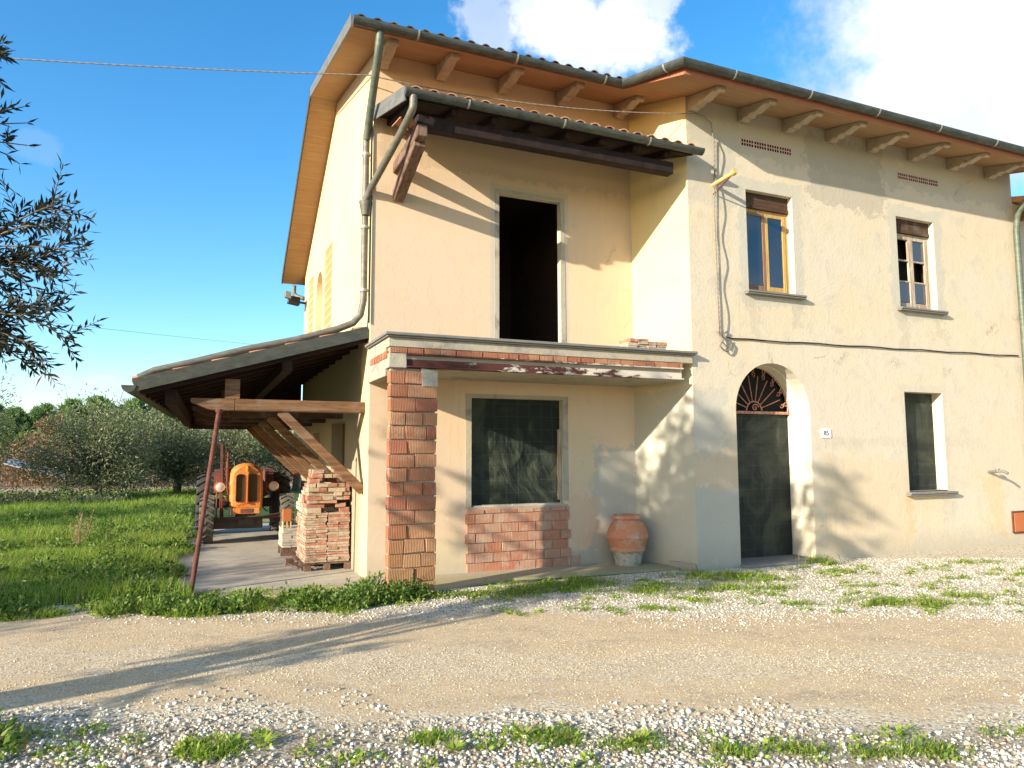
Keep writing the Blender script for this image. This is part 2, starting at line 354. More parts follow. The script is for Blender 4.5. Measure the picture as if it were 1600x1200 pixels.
def f_rust(g):
    co = g.co(); n = g.noise(g.scale(co, 1, 1, 3), 3.5, 6, .75, .5); n2 = g.noise(co, 30, 4, .7); x = g.sep(co)[0]
    c = g.mix(n2, (.055, .018, .016), (.14, .05, .035)); f = g.sm(g.m('ADD', n, g.m('MULTIPLY', g.m('ADD', x, 2.3), .085)), .50, .57)
    c = g.mix(f, c, (.60, .52, .42)); g.out(c, .85, g.bump(g.m('ADD', n2, f), .6, .01), spec=.2)
M['rust_peel'] = mat('rusty_beam_peeling', f_rust)
def f_rust2(g):
    co = g.co(); n = g.noise(co, 14, 6, .75); g.out(g.mix(g.sm(n, .3, .7), (.085, .028, .022), (.17, .065, .042)), .8, g.bump(n, .5, .004), spec=.25)
M['rust'] = mat('rusty_iron', f_rust2)
M['iron_red'] = mat('red_primed_iron', lambda g: g.out(g.mix(g.sm(g.noise(g.co(), 30, 5), .4, .6), (.38, .13, .08), (.50, .28, .18)), .7, spec=.3))
def f_hatch(g): n = g.noise(g.co(), 10, 5, .7); g.out(g.mix(n, (.52, .16, .04), (.38, .12, .05)), .6, g.bump(n, .2, .003))
M['hatch'] = mat('orange_hatch_paint', f_hatch)
def f_net(g):
    co = g.co(); s3 = g.sep(co); u = g.m('ADD', s3[0], g.m('MULTIPLY', g.noise(co, 2.2, 3), .03)); v = g.m('ADD', s3[2], g.m('MULTIPLY', g.noise(co, 2.6, 3), .03))
    gx = g.sm(g.m('ABSOLUTE', g.m('SUBTRACT', g.m('FRACT', g.m('MULTIPLY', u, 5.6)), .5)), .478, .5); gz = g.sm(g.m('ABSOLUTE', g.m('SUBTRACT', g.m('FRACT', g.m('MULTIPLY', v, 5.6)), .5)), .478, .5)
    ln = g.m('MAXIMUM', gx, gz); n = g.noise(co, 2.0, 4, .5, 1.2); fine = g.m('SINE', g.m('MULTIPLY', s3[2], 420))
    c = g.mix(g.sm(n, .4, .72), (.022, .030, .024), (.075, .085, .055)); c = g.mix(g.m('MULTIPLY', ln, .5), c, (.14, .15, .11))
    g.out(c, .6, g.bump(g.m('ADD', g.m('ADD', n, g.m('MULTIPLY', g.noise(co, 1.6, 3, .5, 2), 1.1)), g.m('MULTIPLY', fine, .05)), .9, .09), spec=.35)
M['net'] = mat('dark_green_mesh_sheet', f_net)
def f_glass(g): g.out((.012, .016, .026), .04, spec=.9, coat=.6, normal=g.bump(g.noise(g.co(), 3, 2), .04, .02))
M['glass'] = mat('dark_window_glass', f_glass)
M['frame_y'] = mat('ochre_window_wood', wood((.62, .40, .13), (.42, .25, .09), (30, 30, 3)))
M['frame_b'] = mat('brown_window_wood', wood((.32, .19, .11), (.19, .10, .06), (30, 30, 3)))
M['frame_p'] = mat('peeling_window_wood', wood((.58, .50, .38), (.30, .20, .12), (22, 22, 3)))
M['white'] = mat('white_enamel', lambda g: g.out((.80, .80, .78), .3, spec=.5))
M['ink'] = mat('blue_black_enamel', lambda g: g.out((.015, .02, .05), .4))
def f_cable(g):
    s3 = g.sep(g.co()); t = g.sm(g.m('SINE', g.m('MULTIPLY', g.m('ADD', g.m('ADD', s3[0], s3[1]), s3[2]), 90)), -.3, .3)
    g.out(g.mix(t, (.16, .135, .11), (.24, .20, .165)), .6)
M['cable'] = mat('twisted_cable_sheath', f_cable)
M['black'] = mat('black_plastic', lambda g: g.out((.015, .015, .016), .5))
M['pole_yellow'] = mat('faded_yellow_paint', lambda g: g.out(g.mix(g.noise(g.co(), 12), (.62, .46, .18), (.42, .28, .12)), .6))
M['lattice'] = mat('terracotta_lattice', lambda g: g.out(g.mix(g.noise(g.co(), 8), (.70, .40, .18), (.62, .45, .22)), .9))
M['vent_red'] = mat('vent_brick', lambda g: g.out(g.mix(g.noise(g.co(), 12), (.62, .42, .33), (.55, .42, .34)), .9))

# ground materials; v = distance across the lane from the camera
def lane_v(g, co):
    return g.vm('DOT_PRODUCT', g.vm('SUBTRACT', co, (CAM.x, CAM.y, 0)), (.42, .9075, 0))
def f_road(g):
    co = g.co(); v = lane_v(g, co); n = g.noise(co, .8, 5, .6); n2 = g.noise(co, 5, 6, .7); v = g.m('ADD', v, g.m('MULTIPLY', g.m('SUBTRACT', n, .5), 1.5)); v = g.m('ADD', v, g.m('MULTIPLY', g.m('SUBTRACT', n2, .5), .6))
    dirt = g.mix(n2, (.46, .325, .18), (.66, .49, .285)); tr2 = g.noise(g.comb(g.m('MULTIPLY', g.vm('DOT_PRODUCT', co, (.9075, -.42, 0)), .25), v, 0), 3.2, 5, .7); dirt = g.mix(g.m('MULTIPLY', g.sm(tr2, .48, .66), .5), dirt, (.31, .23, .15)); vo = g.n('ShaderNodeTexVoronoi'); g.L.new(co, vo.inputs['Vector']); vo.inputs['Scale'].default_value = 48
    vo2 = g.n('ShaderNodeTexVoronoi'); g.L.new(co, vo2.inputs['Vector']); vo2.inputs['Scale'].default_value = 110
    gr = g.mix(g.sep(vo.outputs['Color'])[0], (.52, .42, .28), (.78, .70, .53)); gr = g.mix(g.sm(vo.outputs['Distance'], .45, .85), gr, (.26, .20, .13)); gr = g.mix(g.m('MULTIPLY', g.sm(lane_v(g, co), 4.6, 4.2), .55), gr, (.17, .13, .09))
    mk = g.m('MAXIMUM', g.m('MAXIMUM', g.sm(v, 4.9, 4.4), g.sm(v, 7.0, 7.5)), g.m('MULTIPLY', g.m('MULTIPLY', g.sm(v, 5.15, 5.5), g.sm(v, 6.3, 5.95)), .5))
    mk = g.m('MULTIPLY', mk, g.sm(g.m('ADD', mk, n2), .75, 1.05))
    sp = g.m('MULTIPLY', g.sm(g.sep(vo2.outputs['Color'])[1], .80, .86), .55); fnz = g.noise(co, 55, 8, .8); dirt = g.mix(g.m('MULTIPLY', g.sm(fnz, .54, .64), .45), dirt, (.25, .185, .12)); dirt = g.mix(g.m('MULTIPLY', g.sm(fnz, .46, .36), .45), dirt, (.72, .62, .45)); dirt = g.mix(sp, dirt, (.76, .70, .57)); dirt = g.mix(g.m('MULTIPLY', g.sm(g.sep(vo2.outputs['Color'])[0], .9, .94), .5), dirt, (.16, .12, .09))
    c = g.mix(mk, dirt, gr)
    h = g.m('ADD', g.m('MULTIPLY', g.m('SUBTRACT', 1, vo.outputs['Distance']), g.m('ADD', g.m('MULTIPLY', mk, .9), .1)), g.m('MULTIPLY', g.m('SUBTRACT', 1, vo2.outputs['Distance']), .22)); h = g.m('ADD', h, g.m('MULTIPLY', n2, .5))
    g.out(c, .95, g.bump(h, .5, .009), spec=.1)
M['road'] = mat('dirt_lane', f_road)
def f_ground(g):
    co = g.co(); n = g.noise(co, .35, 5, .6); n2 = g.noise(co, 6, 6, .7); y = g.sep(co)[1]
    gr = g.mix(n2, (.05, .085, .022), (.13, .17, .045)); dry = g.mix(n2, (.30, .24, .13), (.42, .33, .20)); c = g.mix(g.sm(n, .55, .7), gr, dry)
    c = g.mix(g.sm(g.m('ADD', y, g.m('MULTIPLY', n, 6)), 27, 31), c, (.44, .33, .22))
    g.out(c, .95, g.bump(n2, .8, .05), spec=.1)
M['ground'] = mat('field_ground', f_ground)
def f_slab(g):
    co = g.co(); n = g.noise(co, 1.6, 6, .65); n2 = g.noise(co, 18, 6, .7); c = g.mix(g.sm(n, .35, .65), (.50, .44, .34), (.38, .34, .28)); c = g.mix(g.m('MULTIPLY', g.sm(n2, .5, .7), .4), c, (.28, .25, .20))
    y = g.sep(co)[1]; c = g.mix(g.m('MULTIPLY', g.sm(g.m('ADD', y, n), 1.75, 1.1), .7), c, (.34, .28, .13))
    g.out(c, .92, g.bump(n2, .6, .008), spec=.15)
M['slab'] = mat('worn_concrete_floor', f_slab)
def f_pebble(g):
    r_ = g.attr(); c = g.mix(g.m('POWER', r_, .9), (.30, .26, .19), (.78, .74, .63)); c = g.mix(g.sm(g.m('FRACT', g.m('MULTIPLY', r_, 13.7)), .78, .84), c, (.36, .28, .20)); g.out(c, .8, spec=.25)
M['pebble'] = mat('crushed_limestone', f_pebble)
M['grit'] = mat('tan_grit', lambda g: g.out(g.mix(g.attr(), (.42, .31, .18), (.76, .64, .43)), .85, spec=.2))
def leafm(c1, c2, tr=1.3, odd=None):
    def fn(g):
        r_ = g.attr(); c = g.mix(r_, c1, c2)
        if odd: c = g.mix(g.sm(g.m('FRACT', g.m('MULTIPLY', r_, 11.3)), .82, .85), c, odd)
        g.out(c, .55, spec=.25, trans=g.mix(1.0, c, (tr, tr*1.05, tr*.6), 'MULTIPLY'))
    return fn
M['grass'] = mat('grass_blades', leafm((.065, .15, .015), (.33, .41, .06), 1.9, (.34, .30, .12)))
M['weed'] = mat('broad_weed_leaves', leafm((.035, .085, .016), (.19, .29, .055), 1.5, (.26, .27, .09)))
M['dryweed'] = mat('dry_stalks', leafm((.30, .22, .12), (.46, .36, .22), 1))
M['olive_near'] = mat('near_olive_leaf', leafm((.018, .022, .014), (.045, .05, .034), .5))  # olive leaf darkened in colour to stand in for backlighting
M['olive'] = mat('olive_leaf', leafm((.085, .105, .045), (.30, .31, .16), 1.1, (.42, .40, .25)))
M['pine'] = mat('pine_needles', leafm((.07, .15, .05), (.25, .36, .13), 1.1))
M['bark'] = mat('tree_bark', lambda g: g.out(g.mix(g.noise(g.co(), 12), (.10, .075, .05), (.20, .16, .12)), .95, g.bump(g.noise(g.co(), 20), .8, .02)))
M['brush'] = mat('autumn_brush', leafm((.15, .085, .045), (.32, .21, .13), 1, (.42, .20, .12)))
M['wood_mass'] = mat('far_wood_foliage', leafm((.07, .11, .04), (.21, .25, .10), 1))
M['paleroof'] = mat('pale_sheet_roof', lambda g: g.out(g.mix(g.noise(g.co(), 5), (.55, .55, .53), (.40, .38, .36)), .7))

# ================================================================== the setting
b = MB(); N = 40
b.add([(-260, -120, 0), (260, -120, 0), (260, 500, 0), (-260, 500, 0)], [(0, 1, 2, 3)])
tag(b.build('ground', M['ground']), kind='structure')
# the lane runs slantwise past the house: one sheet above the ground
T_ = Vector((.9075, -.42, 0)); N_ = Vector((.42, .9075, 0)); O_ = Vector((CAM.x, CAM.y, 0))
def lane(u, v, z=0): return O_ + T_*u + N_*v + Vector((0, 0, z))
edge = [(-60, 8.1), (-14, 8.0), (-6, 7.75), (-3.2, 7.75), (-1.5, 7.9), (-.3, 8.35), (1.1, 8.6)]
poly = [lane(u, v) for u, v in edge] + [Vector((-3.72, .2, 0)), Vector((-.2, .2, 0)), Vector((0, -.02, 0)), Vector((0, .3, 0)), Vector((40, .3, 0)), Vector((40, -30, 0)), lane(-60, -8)]
b = MB(); tr = tessellate_polygon([[Vector((p.x, p.y, 0)) for p in poly]])
b.add([(p.x, p.y, .004) for p in poly], [tuple(t) for t in tr]); tag(b.build('road', M['road']), kind='structure')
b = MB(); b.prism([(-6.62, .95), (-5.4, .55), (-4.32, .35), (-4.25, 1.1), (-4.25, 9.4), (-6.9, 9.4)], lambda u, v, d: (u, v, d), -.05, .025)
tag(b.build('shed_floor', M['slab']), kind='structure')
b = MB(); b.prism([(-3.76, .1), (-2.6, .42), (-1.2, .28), (-.12, .22), (-.28, 1.1), (-4.25, 1.1), (-4.25, .3)], lambda u, v, d: (u, v, d), -.05, .03)
tag(b.build('porch_floor', M['slab']), kind='structure')

# ================================================================== the house
house = empty('farmhouse', (0, 0, 0), 'two-storey cream plastered farmhouse with tiled roof, arched green door, brick-pillared balcony and timber lean-to', 'farmhouse')
D = 1.05; XL = -4.3; RY, RZ = 3.95, 7.67; BY = 7.75
def zs(y): return 6.76 + .23*y if y <= RY else RZ - .575*(y-RY)
def wall(name, outline, holes, fn, mats, depth=.2, label=None):
    """holes: list of (points, depth)"""
    allp = [outline] + [h[0] for h in holes]
    flat = [p for q in allp for p in q]
    tr = tessellate_polygon([[Vector((u, v, 0)) for u, v in q] for q in allp])
    b = MB(); b.add([fn(u, v, 0) for u, v in flat], [tuple(t) for t in tr])
    b.cm = 1
    for h, dep in holes:
        n = len(h); b.add([fn(u, v, 0) for u, v in h] + [fn(u, v, dep) for u, v in h], [(i, (i+1) % n, (i+1) % n+n, i+n) for i in range(n)])
    o = b.build(name, mats, house, recalc=False)
    if label: o['label'] = label
    return o
def rect(x0, x1, z0, z1): return [(x0, z0), (x1, z0), (x1, z1), (x0, z1)]
def arch(cx, r_, z0, zsp, n=20, k=1): return [(cx-r_, z0), (cx+r_, z0)] + [(cx+r_*math.cos(math.pi*i/n), zsp+k*r_*math.sin(math.pi*i/n)) for i in range(n+1)]
AC, AR = 1.45, .705
door_hole = arch(AC, AR, .03, 2.22)[0:2] + arch(AC, AR, .03, 2.22)[2:]
HX = 7.36
wall('wall', rect(0, HX, -.2, 6.77), [(door_hole, .46), (rect(1.06, 1.97, 4.0, 5.53), .17), (rect(4.25, 5.16, 4.0, 5.54), .17), (rect(4.22, 5.13, .98, 2.59), .2)],
     lambda u, v, d: (u, d, v), [M['front'], M['reveal']], label='cream front wall with grey repair patches round its windows')
wall('wall', rect(XL, -.28, -.2, 7.02), [(rect(-2.49, -1.51, 3.0, 5.31), .10), (rect(-2.9, -1.5, .89, 2.37), .12)], lambda u, v, d: (u, D+d, v), [M['recess'], M['reveal']], label='peach recessed wall behind the balcony')
sd = Vector((-.28, D, 0)); b = MB(); b.add([(0, 0, -.2), (-.28, D, -.2), (-.28, D, 7.02), (0, 0, 6.8)], [(0, 1, 2, 3)])
o = b.build('wall', M['step'], house, recalc=False); o['label'] = 'slanting short wall between recessed wall and front wall'
# side (gable) wall
side_out = [(D, -.2), (BY, -.2), (BY, zs(BY)+.02), (RY, RZ+.02), (D, zs(D)+.02)]
niche = [(5.22, 3.2), (6.06, 3.2)] + [(5.64+.42*math.cos(math.pi*i/16), 4.62+.44*math.sin(math.pi*i/16)) for i in range(17)]
lat1 = rect(4.20, 5.02, 3.4, 5.28); lat2 = rect(6.40, 7.12, 3.4, 5.19)
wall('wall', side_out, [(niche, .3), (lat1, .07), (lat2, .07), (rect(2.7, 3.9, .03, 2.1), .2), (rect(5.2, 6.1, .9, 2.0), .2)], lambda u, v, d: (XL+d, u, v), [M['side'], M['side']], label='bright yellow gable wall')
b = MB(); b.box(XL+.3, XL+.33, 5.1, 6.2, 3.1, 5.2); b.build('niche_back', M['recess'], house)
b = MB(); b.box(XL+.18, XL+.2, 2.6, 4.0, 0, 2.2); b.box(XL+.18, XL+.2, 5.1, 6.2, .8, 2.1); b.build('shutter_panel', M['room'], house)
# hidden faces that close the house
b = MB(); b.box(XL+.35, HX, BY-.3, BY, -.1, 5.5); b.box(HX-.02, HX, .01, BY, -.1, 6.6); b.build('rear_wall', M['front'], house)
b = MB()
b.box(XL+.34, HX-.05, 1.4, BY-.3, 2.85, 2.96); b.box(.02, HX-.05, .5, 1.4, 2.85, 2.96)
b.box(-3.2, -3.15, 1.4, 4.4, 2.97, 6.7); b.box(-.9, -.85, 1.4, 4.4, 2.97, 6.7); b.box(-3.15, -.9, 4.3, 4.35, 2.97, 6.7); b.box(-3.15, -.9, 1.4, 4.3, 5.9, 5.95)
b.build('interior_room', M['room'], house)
def boxes(name, lst, m_, parent=house, bevel=0, label=None):
    b = MB()
    for q in lst: b.box(*q)
    o = b.build(name, m_, parent, bevel=bevel)
    if label: o['label'] = label
    return o
# lattice vents of the gable
for (y0, y1, z0, z1) in ((4.20, 5.02, 3.4, 5.28), (6.40, 7.12, 3.4, 5.19)):
    b = MB(); nz = 12; ny = 5; hz = (z1-z0)/nz
    for i in range(nz+1):
        t = .045 if i % 3 == 0 else .022
        b.box(XL+.012, XL+.06, y0, y1, z0+i*hz-t/2 if i else z0, z0+i*hz+t/2 if i < nz else z1)
    for k in range(ny*2+1):
        y = y0+(y1-y0)*k/(ny*2); b.box(XL+.014, XL+.058, y-.012, y+.012, z0, z1)
    lt = b.build('lattice_vent', M['lattice'], house); boxes('backing', [(XL+.062, XL+.07, y0, y1, z0, z1)], M['room'], lt)
b = MB()
b.prism([(D+.01, zs(D)-.30), (RY, RZ-.24), (RY+.01, RZ-.01), (D+.01, zs(D)-.01)], lambda u, v, d: (d, u, v), XL-.012, XL+.0); b.build('frieze', M['frieze'], house)

# roof -------------------------------------------------------------
EA, EB = .25, -.8; XR = -4.75; XJ, XC = -.90, -.61
RT = .10
def slab_roof(name, outline, zf, m_, thick=RT, dz=0):
    n = len(outline); tr = tessellate_polygon([[Vector((u, v, 0)) for u, v in outline]]); b = MB()
    b.add([(u, v, zf(v)+dz) for u, v in outline] + [(u, v, zf(v)+dz+thick) for u, v in outline],
          [tuple(t) for t in tr] + [tuple(i+n for i in t) for t in tr] + [(i, (i+1) % n, (i+1) % n+n, i+n) for i in range(n)])
    return b.build(name, m_, house)
o = slab_roof('soffit', [(XR, EA), (XJ, EA), (XC, EB), (HX+.05, EB), (HX+.05, RY), (XR, RY)], zs, M['soffit'], .05); o['label'] = 'orange-brown boarded underside of the front roof'
slab_roof('soffit', [(XR+.0, RY), (HX+.05, RY), (HX+.05, 8.02), (XR, 8.02)], zs, M['soffit'], .05)
def roof_top(y): return zs(y) + .052
o = slab_roof('roof', [(XR+.02, EA+.02), (XJ+.01, EA+.02), (XC+.01, EB+.02), (HX+.05, EB+.02), (HX+.05, RY), (XR+.02, RY)], roof_top, M['tile_dark'], .05)
b = MB()
b.add([(XR+.02, RY, zs(RY)+.052), (HX, RY, zs(RY)+.052), (HX, 8.0, zs(8)+.052), (XR+.02, 8.0, zs(8)+.052), (XR+.02, RY, zs(RY)+.1), (HX, RY, zs(RY)+.1), (HX, 8.0, zs(8)+.1), (XR+.02, 8.0, zs(8)+.1)], BOXF)
b.build('roof', M['tile_dark'], house)
def half_tile_row(b, x, y0, y1, zf, r_=.085, seg=.42, along='Y'):
    """one row of overlapping barrel tiles running up the slope"""
    y = y0; k = 0
    while y < y1-.05:
        ye = min(y+seg, y1); rnd = random.random(); vs = []; n = 7
        for (yy, rr, lift) in ((y, r_*1.06, .022), (ye+.05, r_*.86, .0)):
            for (ro) in (rr, rr-.014):
                for i in range(n+1):
                    t = math.pi*i/n; px = x+ro*math.cos(t); pz = zf(yy)+ro*.95*math.sin(t)+lift
                    vs.append((px, yy, pz) if along == 'Y' else (yy, px, pz))
        m_ = n+1; fs = []
        for i in range(n):
            fs += [(i, i+1, 2*m_+i+1, 2*m_+i), (m_+i, m_+i+1, 3*m_+i+1, 3*m_+i), (i, i+1, m_+i+1, m_+i)]
        b.add(vs, fs, rnd); y = ye
x = XR+.10; tb = MB()
while x < HX:
    y0 = EA-.03 if x < XJ-.05 else (EB-.03 if x > XC+.05 else EA+(EB-EA)*(x-XJ)/(XC-XJ)-.03)
    half_tile_row(tb, x, y0, min(y0+1.3, RY), lambda y: zs(y)+.075, .066); x += .205
tb.build('roof_tiles', M['tile_dark'], house, smooth=True, auto=50)
# barge boards along the gable edge
for (y0, y1, mm) in ((EA, RY, 'flash'), (RY, 8.02, 'flash_dark')):
    b = MB(); b.prism([(y0, zs(y0)-.015), (y1, zs(y1-.001 if y1 == RY else y1)-.015), (y1, zs(y1)+.15), (y0, zs(y0)+.15)], lambda u, v, d: (d, u, v), XR-.022, XR-.003)
    b.build('barge_flashing', M[mm], house)
# gutters: open half-round channels following the eave
def gutter_geo(b, pts, r_=.075, n=9, t=.006):
    P = [Vector(p) for p in pts]; rings = []
    for i, p in enumerate(P):
        d0 = (P[i]-P[i-1]).normalized() if i else (P[1]-P[0]).normalized(); d1 = (P[i+1]-P[i]).normalized() if i < len(P)-1 else d0
        a0 = d0.cross(Vector((0, 0, 1))).normalized(); a1 = d1.cross(Vector((0, 0, 1))).normalized(); a = (a0+a1).normalized(); a = a/max(.3, a.dot(a0))
        ring = []
        for rr in (r_, r_-t):
            for k in range(n+1):
                th = math.pi*k/n; ring.append(p + a*rr*math.cos(th) - Vector((0, 0, 1))*rr*math.sin(th)*1.1)
        # rolled outer lip
        rings.append(ring)
    m_ = n+1; vs = [q for r in rings for q in r]; L = 2*m_; fs = []
    for i in range(len(P)-1):
        for k in range(n):
            fs += [(i*L+k, i*L+k+1, (i+1)*L+k+1, (i+1)*L+k), (i*L+m_+k, i*L+m_+k+1, (i+1)*L+m_+k+1, (i+1)*L+m_+k)]
        for k in (0, n): fs.append((i*L+k, i*L+m_+k, (i+1)*L+m_+k, (i+1)*L+k))
    for e in (0, len(P)-1): fs += [tuple(e*L+k for k in range(n+1))] 
    b.add(vs, fs)
def gutter(pts, mm, straps, r_=.075, parent=house):
    b = MB(); gutter_geo(b, pts, r_); o = b.build('gutter', M[mm], parent, recalc=False)
    P = [Vector(p) for p in pts]
    for a, c in zip(P[:-1], P[1:]):
        L = (c-a).length; d = (c-a).normalized(); s = d.cross(Vector((0, 0, 1))).normalized(); k = straps*.6
        while k < L-.1:
            q = a+d*k; sb = MB(); pp = [q + s*(r_+.004)*math.cos(th) - Vector((0, 0, 1))*(r_+.004)*1.1*math.sin(th) for th in [math.pi*i/8 for i in range(9)]]
            for u_, v_ in zip(pp[:-1], pp[1:]): sb.beam(u_, v_, .022, .005, d.cross(v_-u_))
            sb.build('gutter_strap', M['strap'], o); k += straps
    return o
g1 = gutter([(XR-.01, EA-.07, 6.87), (XJ-.04, EA-.07, 6.86), (XC-.07, EB-.07, 6.70), (HX+.04, EB-.07, 6.69)], 'gutter', 1.35)
# fascia strip below the gutter
b = MB(); b.box(XR, XJ, EA-.012, EA-.001, zs(EA)-.02, zs(EA)+.09); b.box(XC, HX, EB-.012, EB-.001, zs(EB)-.02, zs(EB)+.09); b.beam((XJ, EA-.006, zs(EA)+.03), (XC, EB-.006, zs(EB)+.03), .012, .1)
b.build('fascia', M['fascia'], house)
# carved eave brackets
def eave_bracket(x, yw, L, zroot):
    prof = [(0, 0), (0, -.21), (-.10, -.215), (-.16, -.17), (-.24, -.175), (-.30, -.13), (-.40, -.135), (-.50, -.09), (-.60, -.05), (-.70, -.075), (-.74, -.05), (-.74, 0)]
    k = L/.74; b = MB(); b.prism([(u*k, v) for u, v in prof], lambda u, v, d: (x+d, yw+u, zs(yw+u)+v-.002), -.07, .07)
    return b.build('eave_bracket', M['bracket'], house, bevel=.008)
for x in (.10, 1.02, 1.9, 2.8, 3.72, 4.68, 5.68, 6.68): eave_bracket(x, -.001, .68, 0)
for x in (-4.2, -3.38, -2.45, -1.5, -.5): eave_bracket(x, D-.001, .66, 0)

# canopy over the balcony ---------------------------------------------
CY, CZ = -.17, 5.80
def zc(y): return CZ + .245*(y-CY)
cx0, cx1 = -4.2, -.02
can = MB()
o_ = [(cx0, CY), (cx1, CY), (-.16, .5), (-.26, D), (XL+.02, D)]
n = len(o_); tr = tessellate_polygon([[Vector((u, v, 0)) for u, v in o_]])
can.add([(u, v, zc(v)) for u, v in o_] + [(u, v, zc(v)+.06) for u, v in o_], [tuple(t) for t in tr] + [tuple(i+n for i in t) for t in tr] + [(i, (i+1) % n, (i+1) % n+n, i+n) for i in range(n)])
canopy = can.build('canopy_roof', M['dark_wood'], house)
b = MB(); x = cx0+.13
while x < cx1:
    half_tile_row(b, x, CY-.05, D if x < -.35 else .4, lambda y: zc(y)+.065, .085); x += .222
b.build('canopy_tiles', M['tile'], canopy, smooth=True, auto=50)
x = cx0+.12
while x < -.3:
    b = MB(); b.beam((x, CY+.02, zc(CY)-.045), (x, D, zc(D)-.045), .08, .09); b.build('rafter', M['dark_wood'], canopy, bevel=.006); x += .52
b = MB(); b.beam((-4.02, -.02, 5.60), (-.3, -.02, 5.60), .15, .17, rnd=.3); b.build('canopy_beam', M['dark_wood'], house, bevel=.012)
b = MB(); b.beam((-3.97, D, 5.43), (-3.97, -.14, 5.46), .13, .15, rnd=.2); b.build('bracket_arm', M['bracket_wood'], house, bevel=.01)
b = MB(); b.beam((-3.96, D, 5.04), (-3.96, .02, 5.40), .145, .17, rnd=.1); b.build('bracket_brace', M['bracket_wood'], house, bevel=.01)
b = MB(); b.prism([(CY-.05, zc(CY)-.05), (D, zc(D)-.06), (D, zc(D)+.13), (CY-.05, zc(CY)+.13)], lambda u, v, d: (cx0+d-(.10*(u-CY)/(D-CY)), u, v), -.018, 0); b.build('barge_flashing', M['flash'], canopy)
gutter([(cx0-.02, CY-.10, 5.86), (.06, CY-.10, 5.85)], 'gutter', 1.3, .07)
b = MB()
for k in range(5): half_tile_row(b, -4.06+k*.12, .35+.1*(k % 2), .8, lambda y: zc(y)-.15, .06)
b.build('tucked_tiles', M['tile'], canopy, smooth=True, auto=50)
b = MB(); b.beam((-4.08, .3, 5.66), (-3.7, .95, 5.78), .10, .06); b.build('rafter', M['bracket_wood'], canopy)

# downpipes ----------------------------------------------------------
def curve(pts, n=8):                                               # Catmull-Rom through points
    P = [Vector(p) for p in pts]; P = [P[0]*2-P[1]] + P + [P[-1]*2-P[-2]]; out = []
    for i in range(1, len(P)-2):
        for k in range(n):
            t = k/n; a, b_, c, d = P[i-1], P[i], P[i+1], P[i+2]
            out.append(.5*((2*b_)+(c-a)*t+(2*a-5*b_+4*c-d)*t*t+(3*b_-a-3*c+d)*t**3))
    return out + [P[-2]]
b = MB(); b.tube([(-4.42, .22, 6.80), (-4.42, .22, 6.72), (-4.42, .30, 6.55), (-4.40, .62, 6.28), (-4.375, 1.02, 5.98), (-4.375, 1.12, 5.80)], .05, 14)
b.build('downpipe', M['pipe_green'], house, smooth=True, auto=60)
sh = lambda x: 3.24+(x+4.3)*.293                                    # top of the lean-to roof
b = MB(); p1 = [(-4.375, 1.14, 5.86), (-4.375, 1.15, 4.5), (-4.375, 1.15, 3.62), (-4.41, 1.16, 3.42), (-4.50, 1.18, 3.31)] + [(x, 1.20, sh(x)+.085+.012*math.sin(x*5)) for x in (-4.7, -5.2, -5.8, -6.4, -6.8)] + [(-6.96, 1.18, sh(-6.95)+.03)]
b.tube(p1, .045, 14); dp = b.build('downpipe', M['pipe'], house, smooth=True, auto=60)
for z in (5.6, 4.6, 3.75):
    b = MB(); b.lathe([(.055, -.02), (.055, .02)], 14, (-4.375, 1.15, z)); b.box(-4.375, XL, 1.14, 1.16, z-.01, z+.01); b.build('pipe_clip', M['strap'], dp)
b = MB(); b.lathe([(.05, -.13), (.055, -.12), (.085, .03), (.09, .06), (.082, .06), (.05, -.05)], 16, (-4.375, 1.12, 4.88)); b.build('pipe_funnel', M['pipe'], house, smooth=True, auto=50)
b = MB(); b.tube(curve([(-4.12, CY-.10, 5.80), (-4.12, CY-.09, 5.70), (-4.13, CY-.05, 5.62), (-4.16, .06, 5.52)], 4) + [Vector((-4.34, .98, 5.08)), Vector((-4.37, 1.1, 4.98)), Vector((-4.375, 1.12, 4.9))], .046, 14)
b.build('downpipe', M['pipe'], house, smooth=True, auto=60)
b = MB(); b.tube([(-4.325, 1.035, 6.2), (-4.325, 1.035, 5.2), (-4.325, 1.035, 3.3)], .012, 6); b.build('wall_conduit', M['black'], house)
b = MB(); b.tube(curve([(7.2, EB, 6.62), (7.22, -.7, 6.5), (7.26, -.2, 6.0), (7.28, -.10, 5.7), (7.28, -.09, 5.3), (7.28, -.09, 3), (7.28, -.09, .1)], 5), .052, 12)
b.build('downpipe', M['pipe_green'], house, smooth=True, auto=60)
b = MB(); b.tube(curve([(XR+.25, 8.0, 5.30), (-4.5, 8.0, 5.14), (-4.46, 7.9, 5.05), (-4.3, 7.8, 4.98)], 4), .045, 10); b.build('downpipe', M['pipe_green'], house, smooth=True)
# floodlight on the far corner
b = MB(); b.tube([(-4.3, 7.6, 4.84), (-4.44, 7.55, 4.84)], .025, 8); fl = b.build('floodlight', M['black'], house)
b = MB(); b.prism([(-.14, -.06), (.10, -.10), (.12, .08), (-.10, .10)], lambda u, v, d: (-4.55+u, 7.5+d, 4.85+v+.1*d), -.12, .12); b.build('lamp_head', M['black'], fl, bevel=.01)
b = MB(); b.prism([(-.1, -.05), (.1, -.08), (.1, .07), (-.1, .09)], lambda u, v, d: (-4.70+u*.6, 7.35+d, 4.93+v+.1*d), -.1, .1); b.build('lamp_head', M['flash'], fl, bevel=.01)

